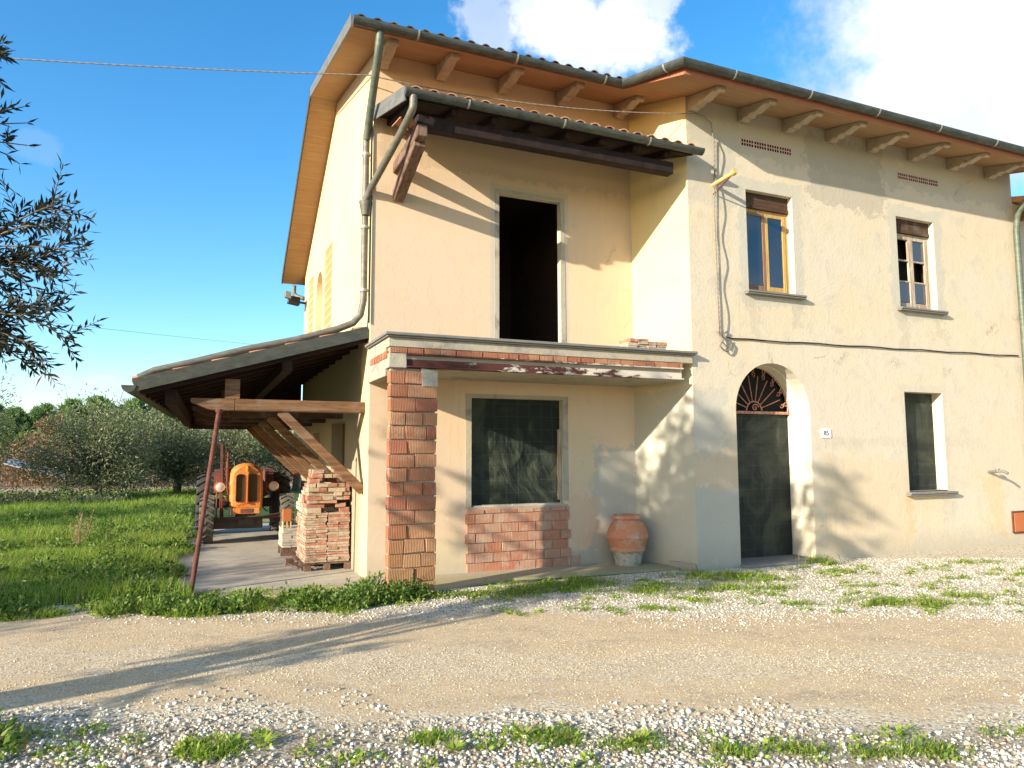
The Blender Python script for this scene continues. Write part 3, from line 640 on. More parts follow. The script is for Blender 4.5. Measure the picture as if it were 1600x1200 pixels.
# balcony slab, pillar, beam -----------------------------------------
b = MB(); b.box(-4.37, .02, -.11, D, 2.975, 3.01); b.box(-4.35, .0, -.09, D, 2.955, 2.975)
bal = b.build('balcony_slab', M['stone'], house, bevel=.006)
b = MB(); b.box(-4.32, -.03, -.05, D, 2.845, 2.955); b.box(-4.32, -.22, .03, D, 2.60, 2.70); b.box(-4.32, -4.11, -.052, .12, 2.60, 2.77, jit=.006); b.box(-4.325, -4.20, .12, D, 2.52, 2.845, jit=.006)
b.build('slab_render', M['concrete'], bal, bevel=.005)
b = MB(); x = -4.30
while x < -.25:
    w_ = random.choice((.2, .2, .2, .14)); b.box(x+.004, min(x+w_-.008, -.21), -.058, .1, 2.775, 2.838, jit=.003); x += w_
b.build('brick_course', M['brick'], bal)
b = MB()
for k in range(7):
    b.box(-4.332, -4.2, .02+k*.125, .13+k*.125, 2.72+random.uniform(-.01, .01), 2.80, jit=.003)
b.build('brick_patch', M['brick'], bal)
b = MB(); b.box(-4.30, -.22, -.02, .08, 2.71, 2.84); b.build('mortar_bed', M['mortar'], bal)
b = MB(); b.box(-4.1, -.2, -.018, -.012, 2.63, 2.76); b.box(-4.1, -.2, -.07, .02, 2.755, 2.772); b.box(-4.1, -.2, -.07, .02, 2.612, 2.63)
o = b.build('steel_beam', M['rust_peel'], bal); 
pil = MB(); z = .0; row = 0
while z < 2.50:
    h = .1555; a = -4.30; cuts = [.0, .31, .57] if row % 2 else [.0, .22, .57]
    if row % 4 == 3: cuts = [0, .19, .44, .57]
    if row % 5 == 2: cuts = [0, .18, .39, .57]
    zt = min(z+h-.008, 2.596)
    ox = random.uniform(-.006, .006)
    for c0, c1 in zip(cuts[:-1], cuts[1:]):
        yy = random.uniform(-.006, .006); pil.box(a+c0+.005+ox, a+c1-.005+ox, -.035+yy*1.6, .10, z, zt, jit=.007)
    z += h+.006; row += 1
p_ = pil.build('brick_pillar', M['brick'], house, bevel=.005)
b = MB(); b.box(-4.285, -3.75, -.008, .09, -.1, 2.60); b.build('mortar_core', M['mortar'], p_)
b = MB(); b.box(-3.92, -3.733, -.043, .1, 2.40, 2.602, jit=.012); b.build('pillar_cap', M['mortar'], p_)
b = MB(); b.box(-4.33, -3.71, -.06, .12, -.1, .05, jit=.02); b.build('pillar_foot', M['mortar'], p_)

# ground floor opening: green mesh sheet above a brick infill
b = MB(); z = .02; row = 0
b.box(-2.95, -1.43, D-.004, D+.1, -.05, .885, rnd=0); mort = b.build('infill_mortar', M['mortar'], house)
b = MB()
hs_ = [.13]*6+[.062]
for i, h in enumerate(hs_):
    x = -2.97 - (.13 if i % 2 else 0); w_ = .255
    if i == 6: w_ = .25
    while x < -1.42:
        x0 = max(x+.004, -2.985+random.uniform(-.008, .008)); x1 = min(x+w_-.006, -1.41+random.uniform(-.01, .01))
        if x1-x0 > .04: b.box(x0, x1, D-.022+random.uniform(-.004, .004), D+.05, z, z+h-.008, jit=.003)
        x += w_
    z += h
b.build('brick_infill', M['brick_pale'], mort, bevel=.003)
def cloth(name, x0, x1, z0, z1, y, m_, amp=.012, n=34, parent=house, archr=None, label=None):
    b = MB(); vs = []; 
    for j in range(n+1):
        for i in range(n+1):
            u = i/n; v = j/n; x = x0+(x1-x0)*u; z = z0+(z1-z0)*v
            f = math.sin(u*9+v*4)*.4+math.sin(u*17-v*11+1)*.25+math.sin(v*14+u*3)*.3
            edge_ = min(u, 1-u, v, 1-v)*6; vs.append((x, y+amp*f*min(1, edge_+.15), z))
    b.add(vs, [(j*(n+1)+i, j*(n+1)+i+1, (j+1)*(n+1)+i+1, (j+1)*(n+1)+i) for j in range(n) for i in range(n)])
    o = b.build(name, m_, parent, smooth=True, recalc=False)
    if label: o['label'] = label
    return o
cloth('mesh_sheet', -2.9, -1.5, .9, 2.37, D+.11, M['net'], .02, label='dark green mesh sheet closing the wide ground floor opening')
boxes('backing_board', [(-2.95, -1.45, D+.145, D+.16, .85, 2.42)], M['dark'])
b = MB(); b.box(-2.985, -2.9, D-.006, D+.06, .88, 2.38, jit=.003); b.box(-1.5, -1.415, D-.006, D+.06, .93, 2.38, jit=.003); b.box(-2.985, -1.415, D-.007, D+.06, 2.372, 2.42, jit=.003); b.build('window_surround', M['concrete'], house)
b = MB()
for x in (-2.72, -2.28): b.beam((x, D+.04, .895), (x+.40, D+.055, .895), .05, .03)
b.box(-2.86, -1.52, D+.01, D+.09, .885, .905, jit=.004); b.build('sill_board', M['concrete'], house)
b = MB(); b.box(-1.545, -1.505, D+.04, D+.1, .95, 1.95); b.build('timber_strip', M['frame_p'], house)
# upper doorway surround
b = MB(); b.box(-2.555, -2.49, D-.005, D+.05, 3.0, 5.36, jit=.003); b.box(-1.51, -1.44, D-.005, D+.05, 3.0, 5.38, jit=.003); b.box(-2.555, -1.44, D-.006, D+.05, 5.31, 5.37, jit=.003); b.build('door_surround', M['concrete'], house)
# low skirting remnants
b = MB(); b.box(-1.40, -1.24, D-.015, D, .03, .16); b.build('brick_patch', M['brick_pale'], house)
b = MB()
for x0, x1 in ((-.14, .0), (-.30, -.16)): pass
b.beam((-.16, .42, .05), (-.03, .0, .05), .03, .10); b.build('brick_patch', M['mortar'], house)

# arched door ---------------------------------------------------------
dy = .44
door = MB(); pts = arch(AC, AR, .04, 2.22)
tr = tessellate_polygon([[Vector((u, v, 0)) for u, v in pts]]); door.add([(u, dy+.05, v) for u, v in pts], [tuple(t) for t in tr])
door = door.build('door', M['dark'], house, recalc=False)
cloth('mesh_sheet', AC-AR+.01, AC+AR-.01, .05, 2.2, dy+.01, M['net'], .012, parent=door, label='dark green mesh sheet covering the arched doorway')
b = MB(); b.box(AC-AR-.02, AC+AR+.02, dy-.05, dy-.005, 2.195, 2.235); b.build('transom_bar', M['iron_red'], door)
fan = MB(); c0 = Vector((AC, dy-.03, 2.235))
def P2(r_, t): return c0+Vector((r_*math.cos(t), 0, r_*math.sin(t)))
for k in range(1, 9): t = math.pi*k/9; fan.tube([P2(.15, t), P2(.66 if t > 1.9 else .55, t)], .0085, 6)
fan.tube([P2(.15, math.pi*k/14) for k in range(15)], .012, 6); fan.tube([P2(.685, math.pi*k/24) for k in range(25)], .012, 6)
fan.tube([c0+Vector((.02+.07*(1-k/22)*math.cos(k*.42), 0, .055+.06*(1-k/22)*math.sin(k*.42))) for k in range(22)], .009, 6)
for k in range(9):
    t = math.pi*(k+.5)/9; cc = P2(.60, t); ex = Vector((math.cos(t), 0, math.sin(t))); ey = Vector((-math.sin(t), 0, math.cos(t)))
    for sgn in (1, -1):
        fan.tube([cc + ex*sgn*.035 + (ex*math.cos(a_)*sgn + ey*math.sin(a_)*sgn)*(.042*(1-i/14*.8)) for i, a_ in enumerate([q*.5 for q in range(14)])], .0065, 5)
fan.build('fanlight_grille', M['iron_red'], door, smooth=True)
b = MB(); b.box(AC-AR-.02, AC+AR+.10, -.14, dy+.05, -.02, .045); b.build('door_step', M['stone'], house, bevel=.008)
b = MB(); b.box(AC-AR-.0, AC+AR+.06, -.10, 0, -.1, -.02); b.build('step_base', M['concrete'], house)
# rebate moulding line inside the reveal
pts = [(AC-AR+.012, .05)] + [(AC+(AR-.012)*math.cos(math.pi-math.pi*i/24), 2.22+(AR-.012)*math.sin(math.pi*i/24)) for i in range(25)] + [(AC+AR-.012, .05)]
b = MB()
outp = [(AC-AR-.002, .05)] + [(AC+(AR+.002)*math.cos(math.pi-math.pi*i/24), 2.22+(AR+.002)*math.sin(math.pi*i/24)) for i in range(25)] + [(AC+AR+.002, .05)]
n = len(pts)
b.add([(u, .22, v) for u, v in pts] + [(u, .22, v) for u, v in outp] + [(u, dy, v) for u, v in pts], [(i, i+1, n+i+1, n+i) for i in range(n-1)] + [(i, i+1, 2*n+i+1, 2*n+i) for i in range(n-1)])
b.build('door_lining', M['white_reveal'], house, recalc=False)

# windows ---------------------------------------------------------------
def win_sill(x0, x1, z):
    b = MB(); b.box(x0-.09, x1+.13, -.10, .12, z-.05, z-.02); b.box(x0-.09, x1+.13, -.085, .12, z-.075, z-.05); b.box(x0-.0, x1+.0, .0, .16, z-.02, z+.004); return b
# first upper window: ochre wood, right casement ajar
def upper_window(x0, x1, z0, z1, fm, kind, label):
    w = MB(); yf = .12; zt = z1-.24
    w.box(x0, x0+.045, yf, yf+.06, z0, zt); w.box(x1-.06, x1, yf, yf+.06, z0, zt); w.box(x0+.045, x1-.06, yf+.002, yf+.058, zt-.05, zt); w.box(x0+.045, x1-.06, yf+.002, yf+.058, z0, z0+.04)
    o = w.build('window', fm, house, bevel=.004); o['label'] = label
    b = MB(); b.box(x0, x1, .09, .13, zt, z1-.0); b.box(x0, x1, .075, .09, zt+.0, zt+.05); b.build('shutter_box', M['beam_shaded'], o)  # darker wood copy stands in for shade at the window head
    xm = (x0+x1)/2; 
    for s, (a, c) in enumerate(((x0+.045, xm-.0), (xm+.0, x1-.06))):
        sb = MB(); y = yf-.012; st = .055
        sb.box(a, a+st, y, y+.04, z0+.04, zt-.05); sb.box(c-st, c, y, y+.04, z0+.04, zt-.05); sb.box(a+st, c-st, y+.002, y+.038, zt-.10, zt-.05); sb.box(a+st, c-st, y+.002, y+.038, z0+.04, z0+.11)
        if kind == 3:
            H = (zt-.10)-(z0+.11)
            for k in (1, 2): zz = z0+.11+H*k/3; sb.box(a+st, c-st, y+.004, y+.034, zz-.013, zz+.013)
        q = sb.build('casement', M['frame_b'] if kind == 1 and s == 0 else fm, o, bevel=.003)
        if kind == 3:
            H = (zt-.10)-(z0+.11)
            for k in (0, 2):
                if k == 2 and s == 0: continue
                boxes('pane', [(a+st, c-st, y+.016, y+.02, z0+.11+H*k/3+.012, z0+.11+H*(k+1)/3-.012)], M['glass'], q)
        else: boxes('pane', [(a+st, c-st, y+.016, y+.02, z0+.11, zt-.10)], M['glass'], q)
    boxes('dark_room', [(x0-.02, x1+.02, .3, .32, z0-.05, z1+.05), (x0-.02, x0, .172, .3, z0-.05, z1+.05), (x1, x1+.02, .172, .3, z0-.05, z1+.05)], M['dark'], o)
    return o
upper_window(1.06, 1.97, 4.0, 5.53, M['frame_y'], 1, 'ochre two-leaf window with whole panes above the door')
upper_window(4.25, 5.16, 4.0, 5.54, M['frame_p'], 3, 'peeling small-paned window with missing panes')
for (a, c, z) in ((1.06, 1.97, 4.0), (4.25, 5.16, 4.0), (4.22, 5.13, .98)): win_sill(a, c, z).build('window_sill', M['stone'], house, bevel=.005)
cloth('mesh_sheet', 4.22, 5.13, .99, 2.59, .19, M['net'], .012, label='dark green mesh sheet in the narrow ground floor window')
boxes('backing_board', [(4.2, 5.15, .205, .22, .95, 2.62)], M['dark'])
# perforated vent bricks under the eave
for (x0, x1, z0) in ((1.0, 2.0, 6.19), (4.35, 5.35, 6.19)):
    b = MB()
    for k in range(4):
        a = x0+k*.25; n_ = 5
        for i in range(n_+1): xx = a+.006+(.238)*i/n_; b.box(xx-.006, xx+.006, -.006, .004, z0, z0+.125)
        for i in range(3): zz = z0+.006+.113*i/2; b.box(a, a+.25, -.007, .004, zz-.007, zz+.007)
    v_ = b.build('vent_grille', M['vent_red'], house); boxes('backing', [(x0, x1, -.0035, -.001, z0, z0+.125)], M['dark'], v_)
# house number
nb = MB(); nb.prism([(2.35, 1.84), (2.36, 1.83), (2.545, 1.83), (2.555, 1.84), (2.555, 1.955), (2.545, 1.965), (2.36, 1.965), (2.35, 1.955)], lambda u, v, d: (u, d, v), -.014, -.001)
nbo = nb.build('number_plate', M['white'], house); nbo['label'] = 'white enamel house number plate reading 85'
tc = bpy.data.curves.new('digits', 'FONT'); tc.body = '85'; tc.size = .105; tc.extrude = .0012; tc.align_x = 'CENTER'; tc.align_y = 'CENTER'
to = bpy.data.objects.new('digits_tmp', tc); col.objects.link(to); bpy.context.view_layer.update()
me = bpy.data.meshes.new_from_object(to.evaluated_get(bpy.context.evaluated_depsgraph_get())); bpy.data.objects.remove(to)
me.name = 'digits'; me.materials.clear(); me.materials.append(M['ink'])
dg = bpy.data.objects.new('digits', me); col.objects.link(dg); dg.location = (2.4525, -.0165, 1.897); dg.rotation_euler = (R(90), 0, 0); dg.parent = nbo
# tap, meter hatch
b = MB(); b.tube(curve([(6.19, .02, 1.26), (6.19, -.12, 1.27), (6.22, -.22, 1.28), (6.24, -.30, 1.24)], 4), .022, 8); b.lathe([(.03, -.03), (.035, 0), (.03, .03)], 8, (6.20, -.15, 1.29)); b.build('wall_tap', M['flash'], house, smooth=True)
b = MB(); b.box(6.76, 7.22, -.03, -.001, .22, .545); h_ = b.build('meter_hatch', M['hatch'], house, bevel=.004)
b = MB(); b.box(6.725, 7.255, -.022, -.0005, .545, .575); b.box(6.725, 6.76, -.022, -.0005, .20, .545); b.box(6.76, 7.255, -.022, -.0005, .19, .22); b.build('hatch_frame', M['rust'], h_)
# yellow insulator arm
b = MB(); b.tube([(.46, 0, 5.50), (.46, -.42, 5.52)], .032, 10); b.tube([(.46, -.42, 5.52), (.46, -.48, 5.54)], .045, 10); b.build('insulator_arm', M['pole_yellow'], house, smooth=True, auto=40)
b = MB(); b.tube([(.46, 0, 5.36), (.46, -.36, 5.49)], .012, 6); b.build('arm_stay', M['rust'], house)

# lean-to -----------------------------------------------------------------
def xo(y): return -7.0 + (y-1.1)*.037                               # outer edge
Y0, Y1 = 1.12, 8.0
b = MB()
for (dz0, dz1) in ((-.075, -.03),):
    vs = [(XL, Y0, sh(XL)+dz0), (XL, Y1, sh(XL)+dz0), (xo(Y1), Y1, sh(xo(Y1))+dz0), (xo(Y0), Y0, sh(xo(Y0))+dz0)]
    b.add(vs + [(x, y, z+dz1-dz0) for x, y, z in vs], BOXF)
lean = b.build('lean_to_roof', M['shed_boards'], house)
b = MB(); y = Y0+.1
while y < Y1:
    X0 = xo(y)-.03
    k = X0
    while k < XL-.05:
        ke = min(k+.42, XL); rnd = random.random(); vs = []
        for (xx, rr, lift) in ((k, .088, .02), (ke+.04, .072, 0)):
            for ro in (rr, rr-.013):
                for i in range(8): t = math.pi*i/7; vs.append((xx, y+ro*math.cos(t), sh(xx)-.028+ro*.9*math.sin(t)+lift))
        fs = []
        for i in range(7): fs += [(i, i+1, 16+i+1, 16+i), (8+i, 9+i, 25+i, 24+i), (i, i+1, 9+i, 8+i)]
        b.add(vs, fs, rnd); k = ke
    y += .215
b.build('roof_tiles', M['tile'], lean, smooth=True, auto=50)
y = Y0+.12
while y < Y1:
    b = MB(); b.beam((xo(y)+.05, y, sh(xo(y)+.05)-.12), (XL, y, sh(XL)-.12), .07, .085); b.build('rafter', M['shed_boards'], lean); y += .62
b = MB(); b.beam((-6.62, Y0+.25, 2.30), (-6.52, Y1, 2.26), .12, .18); b.beam((-5.3, Y0+.1, 2.72), (-5.3, Y1, 2.72), .12, .14); b.build('purlin', M['shed_boards'], lean)
b = MB(); b.prism([(XL, 2.12), (XL, sh(XL)-.08), (xo(Y1)+.1, sh(xo(Y1))-.08), (xo(Y1)+.25, 2.12)], lambda u, v, d: (u, Y1+d, v), -.04, -.01); b.build('end_boarding', M['shed_boards'], lean)
b = MB(); b.beam((XL, Y0-.012, sh(XL)-.045), (xo(Y0), Y0-.012, sh(xo(Y0))-.045), .016, .15); b.build('barge_flashing', M['flash_dark'], lean)
b = MB(); gutter_geo(b, [(xo(Y0)-.05, Y0-.03, 2.40), (xo(3)-.05, 3.0, 2.405), (xo(Y1)-.05, Y1, 2.41)], .075); b.build('gutter', M['flash_dark'], lean, recalc=False)
for i, y in enumerate((1.36, 2.98, 4.62, 6.24, 7.8)):
    b = MB(); b.beam((XL, y, 2.215), (-5.9, y, 2.215), .15, .145, rnd=.2+.1*i)
    b.prism([(-5.9, 2.1425), (-5.9, 2.2875), (-6.40, 2.2875), (-6.40, 2.24), (-6.20, 2.155), (-6.12, 2.1425)], lambda u, v, d: (u, y+d, v), -.075, .075, rnd=.25)
    b.build('tie_beam', M['beam' if i == 0 else 'beam_shaded'], house, bevel=.008)  # beams further in get the copy with shade in its colour
    b = MB(); b.beam((-4.30, y, 1.12), (-5.36, y, 2.15), .09, .115, rnd=.1*i); b.build('brace', M['beam'], house, bevel=.008)
    b = MB(); b.box(-6.02, -5.85, y-.07, y+.07, 2.29, 2.53); b.build('strut', M['beam' if i == 0 else 'beam_shaded'], house)

# neighbouring house beyond the downpipe
nh = empty('neighbouring_house', (HX+.02, 0, 0), 'pale neighbouring house wall just visible past the downpipe at the right edge', 'house')
b = MB(); b.box(0, 9, 0.02, 7, -.1, 6.2); b.build('wall', M['front'], nh)
b = MB(); b.add([(-.0, -.7, 6.05), (9.3, -.7, 6.05), (9.3, 3.6, 7.1), (0, 3.6, 7.1), (0, -.7, 6.15), (9.3, -.7, 6.15), (9.3, 3.6, 7.2), (0, 3.6, 7.2)], BOXF)
b.add([(0, 3.6, 7.1), (9.3, 3.6, 7.1), (9.3, 7.5, 6.0), (0, 7.5, 6.0), (0, 3.6, 7.2), (9.3, 3.6, 7.2), (9.3, 7.5, 6.1), (0, 7.5, 6.1)], BOXF); b.build('roof', M['tile'], nh)
for x in (.15, 1.6, 3.1, 4.6, 6.1): b = MB(); b.box(x-.07, x+.07, -.6, 0, 5.88, 6.02); b.build('eave_bracket', M['beam'], nh)
for x in (2, 5.5):
    for z in (1, 4): b = MB(); b.box(x, x+.9, -.01, .03, z, z+1.4); wn = b.build('window', M['frame_b'], nh); boxes('pane', [(x+.06, x+.42, -.014, -.011, z+.06, z+1.34), (x+.48, x+.84, -.014, -.011, z+.06, z+1.34)], M['glass'], wn)

# ================================================================== loose things near the house
def obrick(name, c, size, rz, m_, label, cat, group, tilt=0):
    """a tile or brick with its own origin at its centre bottom"""
    b = MB(); sx, sy, sz = size; b.box(-sx/2, sx/2, -sy/2, sy/2, 0, sz, jit=min(.004, sz*.12))
    o = b.build(name, m_, None, bevel=.003); o.location = c; o.rotation_euler = (random.uniform(-.01, .01)+tilt, random.uniform(-.012, .012), rz)
    return tag(o, label, cat, group)
protos = {}
def stack_tile(kind, size, c, rz, m_, label, cat, group, tilt=0, name='flat_tile'):
    key = (kind, size, random.randrange(3))
    if key not in protos: o = obrick(name, c, size, rz, m_, label, cat, group, tilt); protos[key] = o; return o
    o = protos[key].copy(); col.objects.link(o); o.location = c; o.rotation_euler = (random.uniform(-.012, .012)+tilt, random.uniform(-.015, .015), rz)
    return tag(o, label, cat, group)
# pallet with the tall stack
SX, SY = -4.93, 2.05
pa = empty('wooden_pallet', (SX, SY, .025), 'weathered wooden pallet under the tall stack of flat tiles by the house corner', 'pallet')
for k in range(4): b = MB(); b.box(-.06, .66, .02+k*.27, .13+k*.27, .085, .107, jit=.004); b.build('deck_board', M['bracket_wood'], pa)
for x in (0.0, .26, .54):
    for y in (.0, .45, .85): b = MB(); b.box(x, x+.09, y, y+.10, 0, .085, jit=.005); b.build('block', M['bracket_wood'], pa)
ORD = ['lowest', 'second', 'third', 'fourth', 'fifth', 'sixth', 'seventh', 'eighth', 'ninth', 'tenth', 'eleventh', 'twelfth', 'thirteenth', 'fourteenth', 'fifteenth', 'sixteenth', 'seventeenth', 'eighteenth', 'nineteenth', 'twentieth', 'twenty-first', 'twenty-second', 'twenty-third']
LB = 'thin pale terracotta tile in the neat lower courses of the tall stack on the pallet'
GB = 'flat tiles stacked neatly on the pallet'
z = .134; row = 0
while z < .80:
    t = random.choice((.029, .032, .034))
    for c in (0, 1):
        LBq = lambda j, q: 'pale tile, %s course above the pallet, %s of the tall stack, %s one' % (ORD[row], ('front left', 'middle left', 'rear left')[j] if c == 0 else ('front right', 'middle right', 'rear right')[j], q)
        x0 = SX + c*.305 + (0 if c else random.uniform(-.012, .012)); lean_ = .006*math.sin(row*.7+c)
        for j in range(3):
            if j and c: continue
            y0 = SY + j*.31
            if (row+c+j) % 2 == 0 or random.random() < .15:
                for q in (0, 1):
                    if c == 1 and q == 1 and False: continue
                    stack_tile('p', (.146, .29, t), (x0+.074+q*.149+lean_, y0+.146+random.uniform(-.012, .012), z), random.uniform(-.03, .03), M['old_brick'], LBq(j, ('left', 'right')[q]), 'tile', GB)
            else:
                for q in (0, 1):
                    if c == 1 and q == 1: continue
                    stack_tile('q', (.29, .146, t), (x0+.148+lean_+random.uniform(-.008, .008), y0+.074+q*.149, z), random.uniform(-.03, .03), M['old_brick'], LBq(j, ('nearer', 'further')[q]), 'tile', GB)
    z += t+.002; row += 1
# loose, mixed bricks heaped above
z = .80; row = 0; WL = 'mixed reddish brick heaped loosely on top of the tall tile stack'; GL = 'loose bricks heaped on the tall stack'
while z < 1.36:
    t = random.choice((.04, .055, .055, .07)); ins = max(0, (z-1.12))*.35
    for j in range(2):
        x = SX+ins+random.uniform(0, .03); ci = 0
        xe = SX+.60-(.0 if z < 1.25 else .05)
        while x < xe-.06:
            w_ = min(random.choice((.12, .15, .2, .25)), xe-x)
            if random.random() > (.06 if z < 1.15 else .18):
                red = random.random() < .5
                WL = '%s loose brick, %s course of the heap, %s row, %s' % ('reddish' if red else 'pale', ORD[row], ('front', 'back')[j], ('leftmost', 'second from left', 'third from left', 'fourth from left', 'fifth from left', 'sixth from left')[ci]); ci += 1
                stack_tile('l%d%d' % (int(w_*100), red), (round(w_-.008, 3), .20, t), (x+w_/2, SY+.11+j*.24+random.uniform(-.02, .02), z), random.uniform(-.08, .08), M['red_brick'] if red else M['old_brick'], WL, 'brick', GL, random.uniform(-.04, .04), 'loose_brick')
            x += w_
    z += t+.003; row += 1
for j in range(3):
    for i, (dx, dz) in enumerate(((0, .80), (.01, .855), (.03, .91), (.04, .965), (.07, 1.02))):
        stack_tile('s', (.24, .2, .05), (SX+.12+dx, SY+.5+j*.24+random.uniform(-.02, .02)+.0, dz), random.uniform(-.1, .1), M['grey_brick'], 'greyed brick on the tall stack\'s left edge, %s layer, %s of its row' % (ORD[i], ('nearest', 'middle', 'furthest')[j]), 'brick', 'greyed bricks behind the heap', .02, 'loose_brick')
# rear, lower grey stack
LG = 'greyish flat tile in the low stack behind the tall one'; GG = 'tiles of the low grey stack'
b = MB(); b.box(-5.07, -4.5, 3.68, 3.80, .025, .15, jit=.004); b.box(-5.07, -4.5, 4.1, 4.22, .025, .15, jit=.004); b.box(-4.98, -4.6, 3.8, 4.1, .03, .145)
tag(b.build('timber_bearer', M['bracket_wood']), 'grey timber bearers on the concrete under the low grey tile stack', 'timber')
for c, top, x0 in ((0, .43, -5.06), (1, .55, -4.76)):
    z = .155; row = 0
    while z < top:
        t = random.choice((.033, .036))
        for j in range(2):
            if (row+j) % 2: stack_tile('g', (.285, .27, t), (x0+.145+random.uniform(-.01, .01), 3.8+j*.29, z), random.uniform(-.04, .04), M['grey_brick'], 'greyish tile, %s layer of the low grey stack, %s column, %s row, full width' % (ORD[row], ('left', 'right')[c], ('front', 'back')[j]), 'tile', GG)
            else:
                for q in (0, 1): stack_tile('h', (.14, .27, t), (x0+.074+q*.146, 3.8+j*.29, z), random.uniform(-.04, .04), M['grey_brick'], 'greyish tile, %s layer of the low grey stack, %s column, %s row, %s half' % (ORD[row], ('left', 'right')[c], ('front', 'back')[j], ('left', 'right')[q]), 'tile', GG)
        z += t+.002; row += 1
# rough brick pile further back against the wall
for i in range(26):
    r_ = i % 6; k = i//6
    stack_tile('b', (.22, .14, .06), (-4.62+.0*k+random.uniform(-.03, .03)+.12*(r_ % 2), 5.0+.3*(r_//2)+random.uniform(-.02, .02), .03+k*.063+(.0)), random.uniform(-.3, .3), M['grey_brick'] if i % 3 else M['red_brick'], 'rough %s brick in the wall-side pile behind the stacks, %s layer, %s of six' % ('grey' if i % 3 else 'red', ORD[k], ORD[r_].replace('lowest', 'first')), 'brick', 'brick pile against the side wall', 0, 'loose_brick')
hb = empty('hollow_clay_block', (-4.98, 3.83, .44), 'upright orange hollow clay block standing on the low grey tile stack', 'clay block')
b = MB(); b.box(-.065, .065, -.06, .06, .11, .30); b.build('shell', M['hatch'], hb, bevel=.004)
b = MB()
for x in (-.058, 0, .058): b.box(x-.008, x+.008, -.058, .058, 0, .11)
b.box(-.066, .066, -.06, -.05, .0, .012); b.build('web', M['lattice'], hb)
b = MB(); b.beam((-5.02, 2.75, .04), (-4.90, 2.15, .04), .10, .03); b.box(-5.10, -4.98, 2.72, 2.90, .025, .10, jit=.006); tag(b.build('timber_offcut', M['bracket_wood']), 'grey plank and offcut lying on the concrete left of the pallet', 'plank')
b = MB(); b.box(-4.66, -4.56, 6.5, 6.53, .35, .85); b.box(-4.62, -4.60, 6.5, 6.53, .02, .35); tag(b.build('white_board', M['white']), 'small white board standing behind the brick pile under the lean-to', 'board')
pp = MB(); pp.tube([(0, 0, -.02), (.235, .03, 2.125)], .029, 12); pp.tube([(.232, .03, 2.09), (.236, .03, 2.128)], .045, 12)
o = pp.build('prop_pole', M['rust'], None, smooth=True, auto=40); o.location = (-6.315, 1.10, .02); tag(o, 'rusty leaning steel pole propping the front beam of the lean-to', 'pole')
# tiles left on the balcony
for i in range(5):
    for k in range(4):
        if i == 4 and k > 1: continue
        stack_tile('t', (.15, .28, .024), (-1.02+k*.155+.01*i+random.uniform(-.008, .008), .08+random.uniform(-.01, .01), 3.012+i*.027), random.uniform(-.05, .05), M['old_brick'], 'thin tile in the %s layer of the small balcony stack, %s' % (ORD[i], ('leftmost', 'second from left', 'third from left', 'rightmost')[k]), 'tile', 'flat tiles on the balcony edge')
# terracotta oil jar
def f_jar(g):
    co = g.co(); z = g.sep(co)[2]; n = g.noise(co, 5, 6, .65); n2 = g.noise(co, 17, 5, .7)
    c = g.mix(n2, (.46, .17, .085), (.58, .28, .15)); c = g.mix(g.m('MULTIPLY', g.sm(n, .50, .66), .6), c, (.55, .45, .36))
    low = g.sm(g.m('ADD', z, g.m('MULTIPLY', g.m('SUBTRACT', n, .5), .22)), .24, .17); c = g.mix(g.m('MULTIPLY', low, .75), c, g.mix(g.sm(n2, .45, .6), (.42, .44, .38), (.12, .26, .18)))
    g.out(c, .88, g.bump(n2, .4, .006), spec=.2)
M['jar'] = mat('aged_terracotta', f_jar)
b = MB(); b.lathe([(.0, .0), (.175, .0), (.182, .02), (.205, .12), (.222, .20), (.248, .205), (.256, .225), (.248, .245), (.252, .26), (.285, .38), (.298, .385), (.301, .40), (.297, .415), (.290, .42), (.283, .47), (.262, .53), (.225, .59), (.186, .625), (.180, .635), (.196, .645), (.205, .665), (.203, .69), (.192, .70), (.165, .70), (.155, .69), (.155, .63), (.2, .58), (.24, .45), (.2, .15), (.0, .1)], 48)
o = b.build('oil_jar', M['jar'], None, smooth=True, auto=50); o.location = (-.64, .74, .03); tag(o, 'old terracotta oil jar with two raised bands and green-stained foot in the porch corner', 'jar')
b = MB()

# cables ----------------------------------------------------------------
def sagline(p, q, s, n=24): p = Vector(p); q = Vector(q); return [p.lerp(q, i/n) - Vector((0, 0, s*4*(i/n)*(1-i/n))) for i in range(n+1)]
b = MB(); pts = sagline((-30, 8.6, 9.1), (-4.40, .93, 6.60), .85, 50)
b.tube(pts + sagline((-4.40, .93, 6.60), (.0, -.06, 6.47), .13)[1:], .0085, 6, rnd=.5); tag(b.build('overhead_cable', M['cable'], smooth=True), 'twisted overhead cable crossing the sky to the house corner and on past the eave', 'cable')
b = MB(); pts = [Vector((0, -.06, 6.47)), Vector((.12, -.05, 6.50)), Vector((.30, -.05, 6.49)), Vector((.41, -.06, 6.40)), Vector((.425, -.07, 6.2))]
for i in range(1, 26): z = 6.2-i*.115; pts.append(Vector((.45+.006*math.sin(i*1.3), -.075-.014*math.sin(i*.9), z)))
pts += [Vector((.50, -.05, 3.18)), Vector((.60, -.04, 3.10)), Vector((.68, -.03, 3.22))]
b.tube(pts, .008, 6, rnd=.5); b.tube([(.47, -.04, 6.2), (.445, -.03, 5), (.46, -.03, 3.9), (.47, -.03, 3.3)], .008, 6)
wc = b.build('wall_cable', M['cable'], smooth=True); tag(wc, 'loose cable hanging down the front wall left of the ochre window, then running right', 'cable')
b = MB(); hp = [Vector((.60, -.025, 3.26))] + [Vector((.7+i*.33, -.022+.004*math.sin(i*2), 3.245+.004*i+.008*math.sin(i*1.7))) for i in range(20)] + [Vector((7.2, -.02, 3.33))]
b.tube(hp, .010, 6); b.build('run', M['black'], wc, smooth=True)
